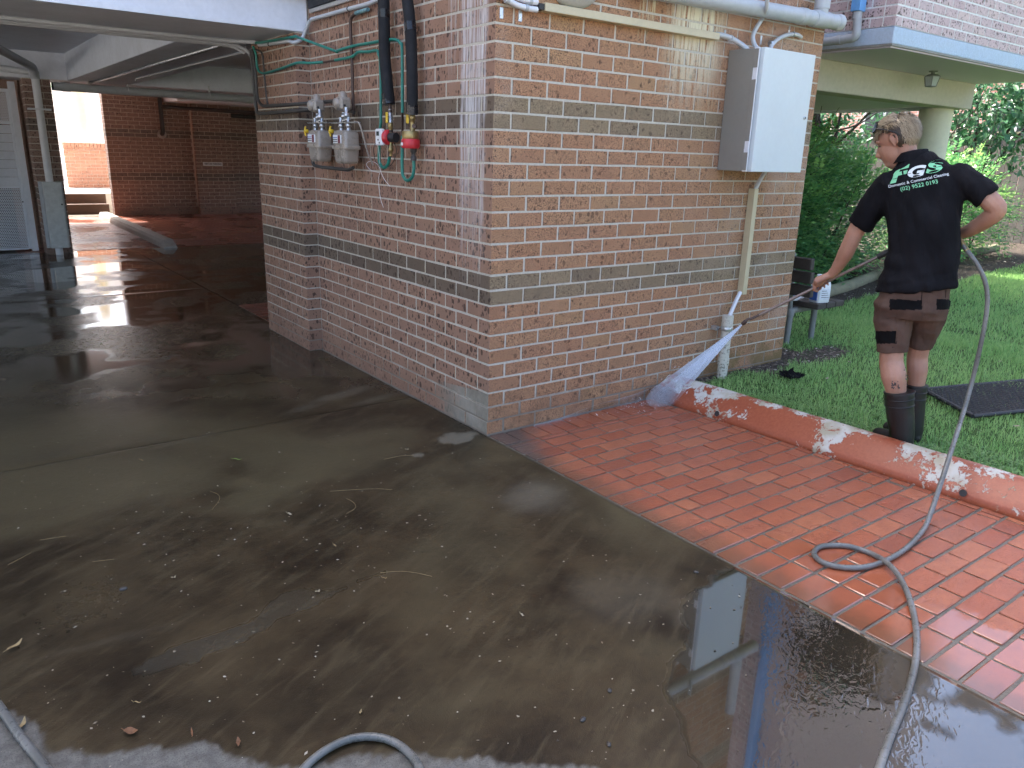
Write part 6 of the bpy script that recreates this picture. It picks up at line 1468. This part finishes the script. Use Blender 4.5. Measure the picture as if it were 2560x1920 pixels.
for i in range(nx_+1):
    for j in range(ny_+1):
        c = c0_+ex*((i+.5*(j % 2))*hx)+ey*(j*hx*.87); b_ = len(V); o_ = ring_(c, .0245, .014); in_ = ring_(c, hr, .014); lo = ring_(c, hr, -.004)
        V += o_+in_+lo; F += [(b_+k, b_+(k+1) % 6, b_+6+(k+1) % 6, b_+6+k) for k in range(6)]+[(b_+6+k, b_+6+(k+1) % 6, b_+12+(k+1) % 6, b_+12+k) for k in range(6)]
fm = fast_mesh('honeycomb', np.array(V), np.array(F), m_black, mt); tag(fm, kind='stuff')
E0 = [c0_, c0_+ex*W_*1.03, c0_+ex*W_*1.03+ey*H_, c0_+ey*H_]; mb = MB()
for a, b in zip(E0, E0[1:]+E0[:1]): mb.tube([a+np.array([0, 0, .006]), b+np.array([0, 0, .006])], .014, 6)
mb.build('border', m_black, mt)

# ------------------------------------------------------------------ leaves and litter on the wet drive
m_lf = [plain('dry_leaf_tan', (.30, .22, .105), .7, var=.3, scale=60.), plain('dry_leaf_brown', (.16, .075, .035), .7, var=.3, scale=60.), plain('leaf_green', (.24, .38, .08), .5, var=.2, scale=60.), plain('leaf_pale', (.38, .33, .22), .7, var=.2, scale=60.)]
def leaf_obj(u, v, ln, wd, ang, mat, lab, curl=.25):
    c = gz(u, v, .003); mb = MB(); n_ = 7; vs = []
    for i in range(n_):
        t = i/(n_-1); w_ = wd*math.sin(math.pi*min(1, t*.92+.06))**.8; z = .004+curl*ln*(t-.5)**2+.003*math.sin(t*7)
        vs += [((t-.5)*ln, -w_/2, z+w_*.18), ((t-.5)*ln, 0, z), ((t-.5)*ln, w_/2, z+w_*.14)]
    fs = [(i*3+k, (i+1)*3+k, (i+1)*3+k+1, i*3+k+1) for i in range(n_-1) for k in range(2)]
    mb.add(vs, fs, 0, True); mb.tube([(-ln*.5, 0, .004+curl*ln*.25), (-ln*.72, .002, .012)], .0009, 4); o = mb.build('fallen_leaf', mat); o.location = c; o.rotation_euler = (0, 0, R(ang)); tag(o, lab, 'leaf', 'leaves fallen on the wet drive'); return o
leaf_obj(38, 1618, .062, .017, 42, m_lf[0], 'long curled tan leaf at the left edge of the drive', .5); leaf_obj(328, 1832, .040, .026, -40, m_lf[1], 'brown pointed leaf at the edge of the damp concrete', .4); leaf_obj(596, 1858, .034, .013, 75, m_lf[1], 'narrow brown leaf left of the hose loop')
leaf_obj(594, 1150, .046, .010, -30, m_lf[2], 'slim bright green leaf on the dark concrete'); leaf_obj(725, 1287, .030, .012, -55, m_lf[3], 'pale pointed leaf left of centre on the drive'); leaf_obj(902, 1782, .018, .008, 55, m_lf[0], 'small tan leaf above the hose loop')
leaf_obj(1306, 1540, .018, .008, -70, m_lf[3], 'small pale leaf in the middle of the drive'); leaf_obj(57, 1815, .05, .014, 70, m_lf[0], 'tan leaf beside the hose in the bottom left corner', .6); leaf_obj(1018, 1125, .02, .014, 10, m_lf[3], 'pale rounded leaf near the white foam streak')
leaf_obj(355, 1152, .022, .008, -40, m_lf[0], 'tiny tan leaf on the far left concrete'); leaf_obj(480, 1834, .036, .006, 80, m_lf[1], 'thin brown leaf sliver by the damp edge'); leaf_obj(795, 1481, .018, .014, 20, m_lf[3], 'pale curled scrap in the middle of the drive', .8); leaf_obj(345, 1758, .024, .005, -25, m_lf[0], 'thin tan leaf left of the long puddle'); leaf_obj(838, 1366, .02, .007, -65, m_lf[0], 'small brown leaf right of centre puddle'); leaf_obj(435, 1446, .016, .012, 30, m_lf[3], 'small pale curled leaf on the brown concrete', .8); leaf_obj(962, 1447, .018, .006, -20, m_lf[0], 'slim reddish leaf near the grass stalk')
for (pts, lab) in (([(950, 1432), (1000, 1428), (1040, 1432), (1080, 1441)], 'thin dry grass stalk in the middle of the drive'), ([(530, 1274), (548, 1250), (545, 1236), (525, 1228)], 'curled pale twig on the left concrete'), ([(866, 1284), (888, 1270), (884, 1256), (866, 1246)], 'bent twig near the centre of the drive'), ([(20, 1412), (78, 1382)], 'short pale stalk at the left edge'), ([(100, 1350), (165, 1340)], 'pale stalk on the far left concrete'), ([(960, 1148), (1000, 1140), (1035, 1138)], 'dry stalk beside the white foam streak'), ([(825, 1228), (930, 1222), (980, 1224)], 'flat dry twig cluster below the wall corner'), ([(232, 1404), (285, 1398)], 'pale stalk on the left concrete')):
    o = tag(MB().tube(spline([gz(u, v, .004) for u, v in pts], 5), .0008, 5).build('dry_stalk', m_lf[0]), lab, 'twig')
def litter(n, seed):
    r = np.random.default_rng(seed); V = []; F = []
    for k in range(n):
        u = r.uniform(0, 1900) if k % 3 else r.normal(560, 260); v = r.uniform(1120, 1900) if k % 3 else r.normal(1290, 70)
        c = gz(u, v, .002)
        if c[0] > -.02: continue
        s = .001+.0032*r.uniform()**2.2; a = r.uniform(0, 6.28); e = r.uniform(.8, 2.4); i0 = len(V); ca, sa = math.cos(a)*s*e, math.sin(a)*s*e
        V += [c+np.array([ca, sa, 0]), c+np.array([-sa/e, ca/e, 0]), c+np.array([-ca, -sa, 0]), c+np.array([sa/e, -ca/e, 0]), c+np.array([0, 0, s*.8])]; F += [(i0+i, i0+(i+1) % 4, i0+4) for i in range(4)]
    return np.array(V), np.array(F)
V, F = litter(420, 3); t_ = NT('litter_bits'); rn = t_.n('NewGeometry').outputs['Random Per Island']
tag(fast_mesh('litter', V, F, t_.bsdf(t_.ramp(rn, [(0, (.03, .025, .02)), (.3, (.12, .09, .06)), (.6, (.25, .21, .15)), (1, (.5, .47, .4))]), .7)), 'tiny seeds, grit and leaf crumbs on the wet drive', 'litter', kind='stuff')
for (u, v, s, lab) in ((308, 1472, .016, 'dark pebble on the brown concrete at the left'), (1457, 1798, .012, 'dark pebble right of the hose loop'), (1524, 1726, .010, 'small dark stone near the standing water'), (1740, 1430, .012, 'dark stone at the head of the standing water'), (1522, 1861, .010, 'small grey stone at the bottom of the drive')):
    c = gz(u, v, .003); mb = MB(); mb.ell((0, 0, 0), (s, s*.7, s*.45), 10, 7); rr = random.Random(int(u)); mb.v = [tuple(a*rr.uniform(.85, 1.12) for a in q) for q in mb.v]; o = mb.build('pebble', plain('pebble_dark', (.05, .045, .04), .5)); o.location = c; o.rotation_euler = (0, 0, rr.uniform(0, 3)); tag(o, lab, 'pebble', 'pebbles on the wet drive')
for (u, v, ln, wd, ang, k, lab) in ((2068, 948, .05, .03, 20, 3, 'pale yellow leaf on the grass by the black rag'), (2123, 906, .04, .02, 60, 3, 'small white leaf on the lawn left of the person'), (2500, 905, .05, .025, 10, 3, 'pale leaf on the lawn above the rubber mat'), (2540, 1067, .04, .02, 120, 3, 'cream leaf on the grass below the rubber mat')):
    o = leaf_obj(u, v, ln, wd, ang, m_lf[k], lab); q = gz(u, v, .10); o.location = q; o['group'] = 'leaves fallen on the lawn'
